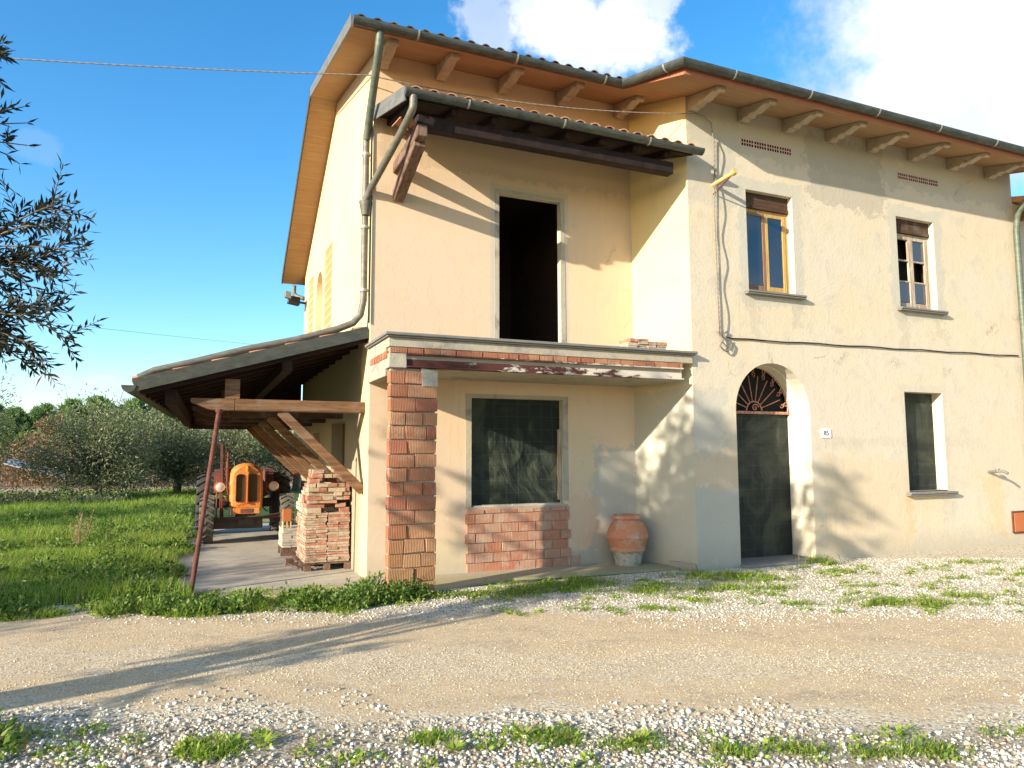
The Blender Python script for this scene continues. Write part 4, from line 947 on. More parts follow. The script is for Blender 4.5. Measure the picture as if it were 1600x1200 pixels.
b = MB(); b.tube(curve([(.42, -.02, 3.34), (.50, -.06, 3.22), (.44, -.07, 3.12), (.56, -.06, 3.05), (.66, -.05, 3.16), (.52, -.05, 3.28), (.60, -.04, 3.34)], 5), .012, 6); b.build('coil', M['cable'], wc, smooth=True)
b = MB(); b.tube(sagline((-60, 10, 9.3), (10, 48, 9.2), .9), .008, 5); tag(b.build('distant_wire', M['black']), 'thin far wire low in the sky above the lean-to', 'wire')

# ================================================================== tractor
def f_orange(g):
    co = g.co(); n = g.noise(co, 4, 5, .65); n2 = g.noise(co, 22, 5, .7)
    c = g.mix(g.sm(n, .4, .7), (.62, .17, .02), (.66, .25, .05)); c = g.mix(g.m('MULTIPLY', g.sm(n2, .52, .66), .7), c, (.24, .11, .05)); c = g.mix(g.m('MULTIPLY', g.sm(g.noise(co, 9, 5, .7), .5, .66), .45), c, (.50, .36, .20))
    g.out(c, .62, g.bump(n2, .1, .003), spec=.4)
M['orange'] = mat('faded_orange_paint', f_orange)
M['tyre'] = mat('dusty_rubber', lambda g: g.out(g.mix(g.noise(g.co(), 6, 5, .7), (.022, .022, .022), (.09, .085, .075)), .85, spec=.2))
M['tyre_dust'] = mat('dust_caked_rubber', lambda g: g.out(g.mix(g.noise(g.co(), 7, 5, .7), (.16, .15, .12), (.07, .065, .055)), .9, spec=.15))
M['redrust'] = mat('faded_red_iron', lambda g: g.out(g.mix(g.sm(g.noise(g.co(), 9, 6, .7), .4, .6), (.20, .055, .035), (.10, .055, .04)), .7, spec=.3))
M['iron'] = mat('greasy_iron', lambda g: g.out(g.mix(g.noise(g.co(), 12, 6, .7), (.035, .03, .027), (.12, .085, .065)), .6, metal=.3))
def f_lens(g): g.out((.55, .47, .40), .15, spec=.7, normal=g.bump(g.m('SINE', g.m('MULTIPLY', g.sep(g.co())[0], 300)), .2, .003))
M['lens'] = mat('headlight_lens', f_lens)
M['mesh_grille'] = mat('grille_mesh', lambda g: g.out(g.mix(g.noise(g.co(), 10, 5, .7), (.10, .05, .025), (.20, .13, .04)), .7))
tr_ = empty('tractor', (-5.47, 5.95, .025), 'small vintage orange tractor parked nose-out under the lean-to', 'tractor', rz=R(-1))
def wheel(x, y, r_, w_, tm, rim_m, lug):
    b = MB(); rr = r_*.60
    b.lathe([(rr, -w_*.42), (r_*.80, -w_*.5), (r_*.94, -w_*.46), (r_*.985, -w_*.3), (r_*.985, w_*.3), (r_*.94, w_*.46), (r_*.80, w_*.5), (rr, w_*.42)], 40, axis='X')
    n = 20
    for k in range(n):
        for s in (-1, 1):
            t = 2*math.pi*(k+(.5 if s > 0 else 0))/n; t2 = t+s*.0+.22
            def pt(a, xx, q): return Vector((xx, q*math.cos(a), q*math.sin(a)))
            vs = []
            for q in (r_*.96, r_*1.03):
                vs += [pt(t, 0, q), pt(t+.07, 0, q), pt(t2+.07, s*w_*.5, q*.985), pt(t2, s*w_*.5, q*.985)]
            b.add(vs, BOXF)
    wh = empty('wheel', (x, y, r_)); wh.parent = tr_
    t_ = b.build('tyre', tm, wh, smooth=True, auto=35)
    b = MB(); b.lathe([(rr*1.0, -w_*.40), (rr*.94, -w_*.38), (rr*.90, -w_*.1), (rr*.35, -w_*.12), (rr*.3, -w_*.25), (0, -w_*.26)], 28, axis='X'); b.lathe([(rr, w_*.40), (rr*.94, w_*.38), (rr*.9, w_*.1), (0, w_*.12)], 28, axis='X'); b.build('rim', rim_m, wh, smooth=True, auto=35)
wheel(-.66, 0, .42, .24, M['tyre_dust'], M['orange'], 1); wheel(.70, 0, .42, .24, M['tyre_dust'], M['orange'], 1)
wheel(-.70, 1.75, .60, .34, M['tyre'], M['redrust'], 1); wheel(.72, 1.75, .60, .34, M['tyre'], M['redrust'], 1)
# bonnet: lofted sections, rounded top
def section(w_, z0, z1, rnd_): 
    pts = [(-w_, z0), (-w_*1.02, z0+(z1-z0)*.4), (-w_*.98, z1-rnd_)]
    for k in range(1, 9): t = math.pi-math.pi*k/9; pts.append((w_*.98*math.cos(t), z1-rnd_+rnd_*math.sin(t)))
    pts += [(w_*.98, z1-rnd_), (w_*1.02, z0+(z1-z0)*.4), (w_, z0)]
    return pts
secs = [(-.12, section(.235, .62, 1.36, .20)), (-.05, section(.265, .60, 1.405, .22)), (.10, section(.285, .60, 1.42, .22)), (1.15, section(.27, .66, 1.40, .2))]
b = MB(); vs = []; n = len(secs[0][1])
for y, s_ in secs: vs += [(u, y, v) for u, v in s_]
fs = [(i*n+k, i*n+k+1, (i+1)*n+k+1, (i+1)*n+k) for i in range(len(secs)-1) for k in range(n-1)]
fs.append(tuple((len(secs)-1)*n+k for k in range(n))); b.add(vs, fs)
b.build('bonnet', M['orange'], tr_, smooth=True, auto=45)
# grille shell with two tall openings
def rrect(x0, x1, z0, z1, r_, n=5, topr=None):
    pts = []; topr = topr or r_
    for cx, cz, a0, q in ((x1-r_, z0+r_, -90, r_), (x1-topr, z1-topr, 0, topr), (x0+topr, z1-topr, 90, topr), (x0+r_, z0+r_, 180, r_)):
        for k in range(n+1): a = R(a0+90*k/n); pts.append((cx+q*math.cos(a), cz+q*math.sin(a)))
    return pts
out_ = [(u, v) for u, v in section(.235, .62, 1.36, .20)]
holes = [rrect(-.185, -.03, .72, 1.22, .035, topr=.06), rrect(.03, .185, .72, 1.22, .035, topr=.06)]
flat = out_ + holes[0] + holes[1]; tr = tessellate_polygon([[Vector((u, v, 0)) for u, v in q] for q in [out_] + holes])
fy = lambda u: -.12 - .035*(1-abs(u)/.24)
b = MB(); b.add([(u, fy(u), v) for u, v in flat], [tuple(t) for t in tr])
for h in holes: n = len(h); b.add([(u, fy(u), v) for u, v in h] + [(u, fy(u)+.05, v) for u, v in h], [(i, (i+1) % n, (i+1) % n+n, i+n) for i in range(n)])
gs = b.build('grille_shell', M['orange'], tr_, recalc=False)
for h in holes:
    b = MB(); n = len(h); 
    for i in range(n):
        p = h[i]; q = h[(i+1) % n]; b.beam((p[0], fy(p[0])-.004, p[1]), (q[0], fy(q[0])-.004, q[1]), .012, .012, (0, 1, 0))
    b.build('opening_trim', M['rust'], gs)
b = MB(); b.box(-.2, .2, -.09, -.08, .70, 1.24)
for k in range(24): x = -.19+k*.0165; b.box(x-.002, x+.002, -.10, -.09, .70, 1.24)
b.build('grille_mesh', M['mesh_grille'], tr_)
b = MB(); b.box(-.012, .012, -.185, -.14, .70, 1.30); b.tube([(0, -.165, 1.27), (0, -.175, 1.31), (0, -.14, 1.345), (0, -.1, 1.37)], [.03, .035, .03, .01], 10); b.build('grille_rib', M['orange'], gs, smooth=True, auto=40)
b = MB(); b.box(-.225, .225, -.17, -.06, .51, .615)
for x in (-.15, 0, .15): b.lathe([(.0, -.008), (.014, -.006), (.014, 0)], 10, (x, -.172, .64), axis='Y')
b.build('front_bumper', M['orange'], tr_, bevel=.008); b = MB(); b.box(-.10, .12, -.175, -.171, .525, .60); b.build('number_board', M['redrust'], tr_)
for x in (-.46, .47):
    b = MB(); b.lathe([(.0, .10), (.05, .09), (.08, .04), (.088, .0), (.092, -.012), (.086, -.02), (.080, -.012)], 24, (x, .02, .99), axis='Y'); hl = b.build('headlight', M['orange'], tr_, smooth=True, auto=40)
    b = MB(); b.lathe([(.080, -.010), (.05, -.022), (.0, -.028)], 24, (x, .02, .99), axis='Y'); b.build('lens', M['lens'], hl, smooth=True)
    b = MB(); b.tube([(x, .06, .92), (x*.8, .12, .84), (x*.58, .15, .80)], .012, 8); b.build('headlight_arm', M['iron'], hl, smooth=True)
b = MB(); b.tube([(-.62, .0, .40), (.66, .0, .44)], .028, 10); b.tube([(-.55, -.10, .44), (.3, -.12, .46), (.62, -.08, .50)], .016, 8); b.box(-.60, .30, .03, .12, .24, .40, jit=.01); b.box(-.14, .14, -.05, .25, .30, .52)
for x in (-.58, .62): b.tube([(x, .02, .22), (x, .02, .62)], .035, 10)
b.build('front_axle', M['iron'], tr_, bevel=.003)
b = MB(); b.box(-.17, .17, .15, 1.3, .36, .66); b.box(-.24, .24, 1.2, 2.0, .38, .78); b.box(-.55, .55, 1.65, 1.85, .50, .68); b.tube([(-.3, .5, .75), (-.36, .6, .70), (-.36, 1.1, .62)], .05, 10); b.box(-.24, -.18, .3, .8, .7, .9); b.build('engine_block', M['iron'], tr_, bevel=.01)
b = MB(); b.tube([(-.30, .30, .8), (-.33, .28, 1.0), (-.33, .28, 1.62)], .02, 10); b.tube([(-.33, .28, 1.15), (-.33, .28, 1.45)], .032, 10); b.build('exhaust', M['rust'], tr_, smooth=True, auto=40)
for k, (p_a, p_b, p_c) in enumerate([((.22, .0, .70), (.34, .10, .55), (.40, .5, .5)), ((-.22, .05, .78), (-.36, .12, .62), (-.30, .5, .55)), ((.26, .1, .95), (.38, .3, .85), (.30, .9, .8)), ((-.18, -.02, .55), (-.05, -.06, .42), (.12, .1, .40)), ((.30, .6, 1.1), (.40, .9, .95), (.32, 1.3, 1.0))]):
    b = MB(); b.tube(curve([p_a, p_b, p_c], 6), .012, 6); b.build('hose', M['black'], tr_, smooth=True)
b = MB(); b.box(.29, .36, .35, .60, .78, 1.02); b.lathe([(0, 0), (.05, 0), (.05, .16), (.03, .2), (0, .2)], 14, (.36, .75, .85)); b.build('air_filter', M['redrust'], tr_, bevel=.01)
for s in (-1, 1):
    b = MB(); n = 12; vs = []
    for k in range(n+1):
        a = R(20+135*k/n); vs += [(s*.40, 1.75-.68*math.cos(a), .60+.68*math.sin(a)), (s*.56, 1.75-.68*math.cos(a), .60+.68*math.sin(a))]
    b.add(vs, [(2*k, 2*k+1, 2*k+3, 2*k+2) for k in range(n)]); m_ = len(vs)
    b.add([(s*.40, 1.75, .60)] + [vs[2*k] for k in range(n+1)], [(0, k+1, k+2) for k in range(n)])
    b.build('fender', M['redrust'], tr_, recalc=False)
b = MB(); b.tube([(.19*math.cos(t_*math.pi/12), 1.32+.05*math.sin(t_*math.pi/12), 1.40+.14*math.sin(t_*math.pi/12)) for t_ in range(25)], .02, 8); b.tube([(0, 1.32, 1.40), (0, 1.1, 1.2)], .015, 8); b.beam((-.19, 1.32, 1.40), (.19, 1.32, 1.40), .02, .01); b.build('steering_wheel', M['black'], tr_, smooth=True, auto=40)
b = MB(); b.lathe([(.0, 0), (.18, .02), (.21, .08), (.20, .09), (.0, .03)], 20, (0, 1.85, .86)); b.tube([(0, 1.85, .7), (0, 1.85, .88)], .02, 8); b.build('seat', M['redrust'], tr_, smooth=True, auto=40)
mb = MB(); mb.beam((-.43, .5, .5), (-.44, .62, 1.78), .04, .012, (0, 1, 0))
for k in range(16): z = .62+k*.072; mb.prism([(0, -.03), (.06, 0), (0, .03)], lambda u, v, d, z=z: (-.40+u, .52+(z-.5)*.094+d, z+v), -.008, .008)
mb.tube([(-.40, .45, .3), (-.42, .5, .7)], .035, 10); mb.tube([(-.50, .4, .35), (-.50, .5, 1.1)], .012, 8)
mb.build('mower_bar', M['redrust'], tr_)
# ================================================================== vegetation and stones
def rv(n): v = rng.normal(size=(n, 3)); return v/np.linalg.norm(v, axis=1, keepdims=True)
def leaf_quads(P, Dv, L, W, side=None):
    n = len(P); Dv = Dv/np.maximum(np.linalg.norm(Dv, axis=1, keepdims=True), 1e-6)
    S = np.cross(Dv, rv(n) if side is None else side); S /= np.maximum(np.linalg.norm(S, axis=1, keepdims=True), 1e-6)
    L = np.broadcast_to(L, n)[:, None]; W = np.broadcast_to(W, n)[:, None]; Nn = np.cross(S, Dv)
    V = np.stack([P, P+Dv*L*.45+S*W*.5+Nn*L*.04, P+Dv*L, P+Dv*L*.45-S*W*.5+Nn*L*.04], 1).reshape(-1, 3)
    return V, np.arange(4*n).reshape(n, 4)
class Soup:
    def __init__(s): s.V = []; s.F = []; s.R = []; s.c = 0
    def add(s, V, F, R_): s.V.append(V); s.F.append(F+s.c); s.R.append(R_); s.c += len(V)
    def build(s, name, m_, parent=None): return np_mesh(name, np.concatenate(s.V), np.concatenate(s.F), np.concatenate(s.R), m_, parent)
def vnoise(x, y, k):                                                # cheap smooth noise in 0..1
    return .5+.25*(np.sin(x*k+1.3*np.sin(y*k*.7+2))+np.sin(y*k*1.3+1.7*np.sin(x*k*.6+1)))
def blades(S, P, h, w, lean=.45):
    n = len(P); a = rng.uniform(0, 2*np.pi, n); d = np.stack([np.cos(a), np.sin(a), np.zeros(n)], 1); s = np.stack([-np.sin(a), np.cos(a), np.zeros(n)], 1)
    h = np.broadcast_to(h, n)[:, None]*rng.uniform(.6, 1.25, (n, 1)); w = np.broadcast_to(w, n)[:, None]; ln = rng.uniform(.1, lean*2, (n, 1))
    up_ = np.array([[0, 0, 1.]])
    A = P-s*w/2; B = P+s*w/2; mid = P+up_*h*.6+d*h*ln*.35; C_ = mid+s*w*.42; D_ = mid-s*w*.42; tip = P+up_*h*(1-.25*ln)+d*h*ln
    V = np.stack([A, B, C_, D_, tip+s*w*.08, tip-s*w*.08], 1).reshape(-1, 3); base = (np.arange(n)*6)[:, None]
    F = np.concatenate([base+np.array([0, 1, 2, 3]), base+np.array([3, 2, 4, 5])]); r_ = rng.random(n); S.add(V, F, np.concatenate([r_, r_]))
def clump(S, c, rad, n, L=.06, W=.03, h=.12):
    a = rng.uniform(0, 2*np.pi, n); r_ = rad*np.sqrt(rng.random(n)); dome = np.maximum(0, 1-(r_/rad)**2)
    P = np.stack([c[0]+r_*np.cos(a), c[1]+r_*np.sin(a), c[2]+rng.random(n)*h*(.25+.75*dome)], 1)
    Dv = np.stack([np.cos(a)*.7, np.sin(a)*.7, np.full(n, .45)], 1)+rv(n)*.65
    V, F = leaf_quads(P, Dv, L*rng.uniform(.6, 1.3, n), W*rng.uniform(.7, 1.2, n)); S.add(V, F, rng.random(n))
def lane_np(u, v, z=0.): return np.stack([O_.x+T_.x*u+N_.x*v, O_.y+T_.y*u+N_.y*v, np.full(len(u), 0.)+z], 1)

# crushed stone: jittered little blocks
cube = np.array([(-1, -1, -1), (1, -1, -1), (1, 1, -1), (-1, 1, -1), (-1, -1, 1), (1, -1, 1), (1, 1, 1), (-1, 1, 1)], float)*.6
def stones(name, P, size, label, mt=None):
    n = len(P); q = rng.normal(size=(n, 4)); q /= np.linalg.norm(q, axis=1, keepdims=True); w, x, y, z = q.T
    Rm = np.stack([1-2*(y*y+z*z), 2*(x*y-z*w), 2*(x*z+y*w), 2*(x*y+z*w), 1-2*(x*x+z*z), 2*(y*z-x*w), 2*(x*z-y*w), 2*(y*z+x*w), 1-2*(x*x+y*y)], 1).reshape(n, 3, 3)
    V = cube[None]*(1+rng.uniform(-.45, .45, (n, 8, 3))); V = V*rng.uniform(.65, 1.25, (n, 1, 3)); V = np.einsum('nij,nkj->nki', Rm, V); V[:, :, 2] *= .75
    V = V*size[:, None, None]+P[:, None, :]; F = (np.arange(n)*8)[:, None, None]+np.array(BOXF)[None]
    o = np_mesh(name, V.reshape(-1, 3), F.reshape(-1, 4), np.repeat(rng.random(n), 6), mt or M['pebble'])
    return tag(o, label, 'gravel', kind='stuff')
def mask_pts(n, u0, u1, v0, v1, f):
    u = rng.uniform(u0, u1, n); v = rng.uniform(v0, v1, n); k = rng.random(n) < f(u, v); return u[k], v[k]
PS = []; SS = []
def addst(u, v, s0, s1, pw=1.5): 
    s_ = s0+(s1-s0)*rng.random(len(u))**(pw*1.3)*np.where(rng.random(len(u)) < .06, 1.5, 1); PS.append(lane_np(u, v, .004)+np.stack([s_*0, s_*0, s_*.25], 1)); SS.append(s_)
u, v = mask_pts(38000, -3.6, 3.6, 3.2, 5.1, lambda u, v: np.clip((4.70-v+.45*(vnoise(u, v, 2.3)-.5)*2+.25*(vnoise(u+4, v, 7)-.5))/.6, 0, 1)*(.45+.5*vnoise(u, v, 3.7))); addst(u, v, .0045, .019, 1.3)
n_near = sum(len(p) for p in PS)
u, v = mask_pts(120000, -4.5, 6, 4.2, 7.4, lambda u, v: .14+.3*vnoise(u, v, 2.9)*vnoise(u, v, 6)+.7*np.exp(-((v-5.7-.2*np.sin(u*1.3))/.42)**2)*np.clip(1.1-abs(u-.0)*.22, 0, 1)); addst(u, v, .0018, .0068, 2.4); n_mid = sum(len(p) for p in PS)
u, v = mask_pts(60000, -5.2, 9.5, 6.4, 11.2, lambda u, v: np.clip((v-6.95+.5*(vnoise(u, v, 1.6)-.5)*2)/.6, 0, 1)*np.where((u < -1.6) & (v > 7.85-.02*u), 0, 1)*np.where(u < -1.2, .6, .85)); addst(u, v, .006, .0145, 1.4)
P = np.concatenate(PS); S_ = np.concatenate(SS)
ok = ~((P[:, 1] > -.02) & (P[:, 0] > -.28)) & ~((P[:, 1] > .15) & (P[:, 0] > -4.4)) & ~((P[:, 0] > .7) & (P[:, 0] < 2.3) & (P[:, 1] > -.16)) & ~((P[:, 0] > -4.36) & (P[:, 0] < -3.7) & (P[:, 1] > -.08))
mid = np.zeros(len(P), bool); mid[n_near:n_mid] = True
stones('gravel', P[ok & ~mid], S_[ok & ~mid], 'loose pale crushed stone along both edges of the lane')
stones('grit', P[ok & mid], S_[ok & mid], 'fine tan grit scattered over the wheel tracks and crown of the lane', M['grit'])

# grass of the meadow at the left
S = Soup()
def meadow(n, x0, x1, y0, y1, h, w, f):
    x = rng.uniform(x0, x1, n); y = rng.uniform(y0, y1, n); k = rng.random(n) < f(x, y); x = x[k]; y = y[k]
    blades(S, np.stack([x, y, np.zeros(len(x))], 1), h*(.35+.9*vnoise(x, y, 1.7)+.5*vnoise(x+3, y, 4.1)), w)
vv = lambda x, y: .42*(x-CAM.x)+.9075*(y-CAM.y)
def edge_f(x, y):
    a = np.clip((vv(x, y)-7.62+.3*(vnoise(x, y, 3)-.5))/.25, 0, 1); b_ = np.where(y > .7, np.clip((-6.50-x+.25*(vnoise(x, y, 2.5)-.5)*2)/.12, 0, 1), np.where(x < -6.3, 1, 0)); return a*b_
meadow(75000, -12, -6.3, .0, 7, .17, .007, edge_f); meadow(55000, -15, -6.4, 7, 17, .22, .012, edge_f); meadow(30000, -17, -4, 17, 27, .12, .02, lambda x, y: .8)
o = S.build('meadow_grass', M['grass']); tag(o, 'green grass of the meadow left of the lean-to', 'grass', kind='stuff')
# broad-leaved ground cover
S = Soup()
for i in range(210):
    y = rng.uniform(.3, 14); x = -6.45-rng.exponential(1.6)-.0*y
    if vv(x, y) < 7.8: continue
    s_ = rng.uniform(.12, .34); clump(S, (x, y, 0), s_, int(190*s_/.2), L=.055+.004*y*.5, W=.028+.002*y*.5, h=rng.uniform(.10, .30))
tag(S.build('meadow_weeds', M['weed']), 'broad-leaved weeds spread through the meadow grass', 'weeds', kind='stuff')
S = Soup(); n = 130
for q_ in ((-7.42, -3.12), (-7.55, -2.95), (-7.3, -3.3)): clump(S, (q_[0], q_[1], 0), .2, 320, L=.055, W=.022, h=.24)
for i in range(n):
    t = i/n; x = -8.4+4.5*t; yb = .72-.30*(x+8.0)+.0; yb = np.interp(x, [-8.4, -6.9, -5.7, -4.7, -4.1, -3.8], [.85, .42, .0, -.22, -.10, -.12])
    wd_ = .24 if x < -4.6 else .16
    if x < -6.6 and rng.random() < .55: continue
    if vnoise(x*2, 0, 3.1) < .3 and x < -5.2: continue
    for k in range(2): clump(S, (x+rng.uniform(-.08, .08), yb+rng.uniform(-wd_, wd_), 0), rng.uniform(.05, .19), int(rng.uniform(30, 150)), L=.05, W=.028, h=rng.uniform(.06, .19)*(1.3 if -5.4 < x < -4.1 else 1))
for (x, y, r_, h) in [(-4.42, .10, .16, .30), (-4.55, -.05, .15, .25), (-4.2, -.2, .14, .2), (-6.6, .9, .25, .22), (-6.9, 1.5, .3, .28), (-6.7, 2.4, .25, .25), (-5.1, -.15, .18, .24), (-5.75, .12, .15, .2)]: clump(S, (x, y, 0), r_, 320, L=.055, W=.03, h=h)
tag(S.build('verge_weeds', M['weed']), 'leafy weeds in a strip between the lane and the lean-to floor', 'weeds', kind='stuff')
S = Soup()
def patch(x, y, rx, ry, n, h=.06, leafy=.3):
    k = int(n*1.1); dx = rng.normal(size=k)*rx*.55; dy = rng.normal(size=k)*ry*.75
    q = vnoise((x+dx)*3, (y+dy)*3, 4.3+x) > .40; dx = dx[q]; dy = dy[q]; k = len(dx)
    P = np.stack([x+dx*.908+dy*.42, y-dx*.42+dy*.908, np.zeros(k)], 1); P = P[~((P[:, 1] > .2) & (P[:, 0] > -4.2) & (P[:, 0] < -.2))]
    blades(S, P, h*rng.uniform(.4, 1.2, len(P)), .006, .9)
    for q in range(int(n*leafy/36)+1):
        t = rng.normal(size=2)*.6; clump(S, (x+t[0]*rx*.908+t[1]*ry*.42, y-t[0]*rx*.42+t[1]*ry*.908, 0), rng.uniform(.03, .085), rng.integers(16, 50), L=.035, W=.017, h=.05)
for a_ in [(-3.45, -.32, .30, .16, 700, .07), (-2.9, -.38, .28, .22, 700, .07), (-2.15, -.10, .65, .30, 2400, .10), (-2.3, -.55, .35, .15, 500), (-1.5, -.95, .35, .16, 600), (-1.1, -.65, .35, .15, 500), (-.15, -.45, .42, .2, 1100, .09), (.25, -.85, .45, .18, 900, .07), (.3, -.5, .3, .15, 500), (-.6, -1.15, .45, .2, 900, .08), (-1.9, -1.75, .25, .08, 260), (-1.25, -1.6, .3, .1, 260), (.0, -1.35, .3, .1, 300),
           (.45, -2.5, .34, .14, 800, .09), (.85, -2.72, .22, .12, 500, .08), (-.3, -2.2, .3, .08, 220), (1.6, -2.6, .26, .1, 380, .08), (1.2, -2.9, .4, .08, 200), (1.7, -.9, .28, .12, 420, .06), (4.15, -1.1, .5, .12, 500, .06), (2.0, -.2, .2, .12, 400, .16), (2.6, -1.8, .2, .06, 120), (3.4, -1.9, .3, .08, 160), (3.0, -1.2, .2, .05, 90), (2.2, -2.9, .4, .1, 220), (4.4, -2.2, .5, .12, 260), (1.0, -1.7, .3, .07, 140), (5.5, -1.4, .4, .1, 200),
           (-6.85, -3.45, .22, .07, 300, .04), (-6.15, -3.72, .14, .09, 650, .06), (-6.2, -3.6, .10, .06, 200, .05), (-5.05, -4.05, .10, .06, 260), (-4.72, -4.22, .12, .06, 280, .05), (-4.35, -4.35, .12, .07, 340, .05), (-4.0, -4.60, .2, .07, 380, .05), (-3.6, -4.92, .12, .06, 240), (-3.25, -5.0, .14, .05, 200), (-2.9, -5.2, .14, .05, 200), (-7.2, -3.1, .3, .10, 500, .07), (-2.6, -5.3, .2, .06, 250)]:
    patch(*a_)
for i in range(70): x_ = rng.uniform(-8.2, -3.8); patch(x_, float(np.interp(x_, [-8.4, -6.9, -5.7, -4.7, -4.1, -3.8], [.85, .42, .0, -.22, -.10, -.12]))+rng.normal()*.16-.08, .14, .06, int(rng.uniform(20, 130)), rng.uniform(.05, .17))
for i in range(150):
    u = rng.uniform(-2.5, 8.5); v = rng.uniform(7.3, 10.5); q = lane(u, v)
    if q.y < -.1 or q.x < -.3 and q.y < .1: patch(q.x, q.y, .10, .06, int(rng.uniform(8, 60)), .035)
for i in range(45):
    q = lane(rng.uniform(-2.6, 3.2), rng.uniform(3.75, 4.35)); patch(q.x, q.y, .07, .035, int(rng.uniform(5, 34)), .03, .6)
for (x, y) in ((-4.52, -4.22), (-4.95, -4.25), (-3.95, -4.55), (-5.9, -3.75), (.6, -2.55)):              # rosettes with strap leaves
    k = 16; a = np.linspace(0, 2*np.pi, k, endpoint=False)+rng.uniform(0, .4, k); P = np.stack([np.full(k, x), np.full(k, y), np.full(k, .01)], 1); Dv = np.stack([np.cos(a), np.sin(a), rng.uniform(.35, .8, k)], 1)
    V, F = leaf_quads(P, Dv, rng.uniform(.07, .12, k), .022, np.tile([0, 0, 1.], (k, 1))); S.add(V, F, rng.random(k)*.3+.65)
tag(S.build('grass_tufts', M['grass']), 'scattered grass tufts growing through the white gravel and lane edge', 'grass', kind='stuff')
# moss and litter on the floor edge
S = Soup()
for i in range(60): x = rng.uniform(-6.5, -4.4); patch(x, np.interp(x, [-6.5, -5.5, -4.4], [1.0, .72, .5])+rng.normal()*.12, .14, .06, 55, .018, 0)
tag(S.build('moss_strip', M['grass']), 'thin moss and sprouts along the front edge of the lean-to floor', 'moss', kind='stuff')

# tall weeds standing in the meadow
def tall_weed(x, y, h, ns, label, dry=False):
    e = empty('tall_weed', (x, y, 0), label, 'weed', 'tall weeds in the meadow')
    b = MB(); S = Soup()
    for i in range(ns):
        a = random.uniform(0, 6.28); r_ = random.uniform(0, .14); tx = r_*math.cos(a); ty = r_*math.sin(a); hh = h*random.uniform(.6, 1.05); lx = tx*2.2; ly = ty*2.2
        b.tube([(tx*.5, ty*.5, 0), ((tx+lx)*.5, (ty+ly)*.5, hh*.5), (lx, ly, hh)], [.005, .004, .002], 5)
        if not dry:
            k = int(90*hh); t = rng.uniform(.08, 1, k); P = np.stack([tx*.5+(lx-tx*.5)*t, ty*.5+(ly-ty*.5)*t, hh*t], 1); V, F = leaf_quads(P, rv(k)*np.array([1, 1, .3])+np.array([0, 0, .35]), rng.uniform(.04, .10, k)*(1.2-.6*t), .016); S.add(V, F, rng.random(k))
        else:
            k = 26; t = rng.uniform(.4, 1, k); P = np.stack([tx*.5+(lx-tx*.5)*t, ty*.5+(ly-ty*.5)*t, hh*t], 1); V, F = leaf_quads(P, rv(k)+np.array([0, 0, .6]), .05, .012); S.add(V, F, rng.random(k))
    b.build('stalk', M['dryweed'] if dry else M['weed'], e); S.build('foliage', M['dryweed'] if dry else M['weed'], e)
tall_weed(-7.55, 4.6, .70, 9, 'bushy green weed in the meadow, the largest left of the leaning pole'); tall_weed(-7.35, 3.2, .45, 8, 'green weed in the meadow nearest the leaning pole')
tall_weed(-8.6, 8.6, .95, 6, 'tall slender pale green weed rising against the dark base of the centre olive'); tall_weed(-8.15, 6.4, .62, 14, 'brown dried stalks standing among the green meadow weeds', True)
tall_weed(-9.3, 8.0, .60, 8, 'bushy dark green weed left of the dried stalks'); tall_weed(-7.0, 10.5, .6, 7, 'green weed beside the rear tyre of the tractor'); tall_weed(-7.2, 14.5, .7, 5, 'small dark weed standing alone on the bright far strip of meadow')

# trees ---------------------------------------------------------------------
def tree(name, loc, h, rx, rz, nleaf, L, W, mk, label, cat='tree', group=None, trunk_h=.35, nclu=34, twigs=True, low=.15, seed=0):
    rs = np.random.default_rng(seed+5); e = empty(name, loc, label, cat, group)
    cz = h-rz; C = []
    while len(C) < nclu:
        p = rs.normal(size=3); p /= np.linalg.norm(p); p *= rs.random()**.45; 
        q = np.array([p[0]*rx, p[1]*rx, cz+p[2]*rz])
        if q[2] > low: C.append(q)
    C = np.array(C); b = MB(); th = h*trunk_h; tw = .055*h/1.4
    b.tube([(0, 0, -.1), (.03, .02, th*.5), (0, 0, th)], [tw*1.25, tw, tw*.8], 9)
    for q in C:
        if rs.random() < .75:
            s0 = Vector((0, 0, th*rs.uniform(.5, 1))); m1 = s0.lerp(Vector(q), .5)+Vector(rs.normal(size=3)*.1*rx*.5); b.tube([s0, m1, Vector(q)], [tw*.42, tw*.25, tw*.08], 5)
            for k in range(3 if twigs else 0): b.tube([m1, Vector(q)+Vector(rs.normal(size=3))*.28*rx], [tw*.12, tw*.05], 4)
    b.build('trunk', M['bark'], e, smooth=True)
    per = nleaf//nclu; S = Soup()
    for q in C:
        sg = rs.uniform(.10, .22)*rx; tone = rs.uniform(0, .55); m_ = int(per*rs.uniform(.5, 1.5)); P = q+rs.normal(size=(m_, 3))*np.array([sg, sg, sg*.8])
        Dv = (P-q)/sg*.6+rs.normal(size=(m_, 3))*.7+np.array([0, 0, .25]); V, F = leaf_quads(P, Dv, L*rs.uniform(.6, 1.3, m_), W); S.add(V, F, np.clip(tone+rs.random(m_)*.5, 0, 1))
    S.build('crown', M[mk], e); return e
tree('olive_tree', (-9.6, 21.6, 0), 3.5, 2.1, 1.85, 19000, .13, .038, 'olive', 'round grey-green olive tree in the middle of the meadow, the one left of the lean-to', group='olive trees around the meadow', nclu=76, low=.1, seed=1)
tree('olive_tree', (-7.1, 24.2, 0), 3.6, 1.95, 1.8, 17000, .13, .038, 'olive', 'olive tree half hidden behind the left end of the lean-to roof', group='olive trees around the meadow', nclu=66, low=.12, seed=2)
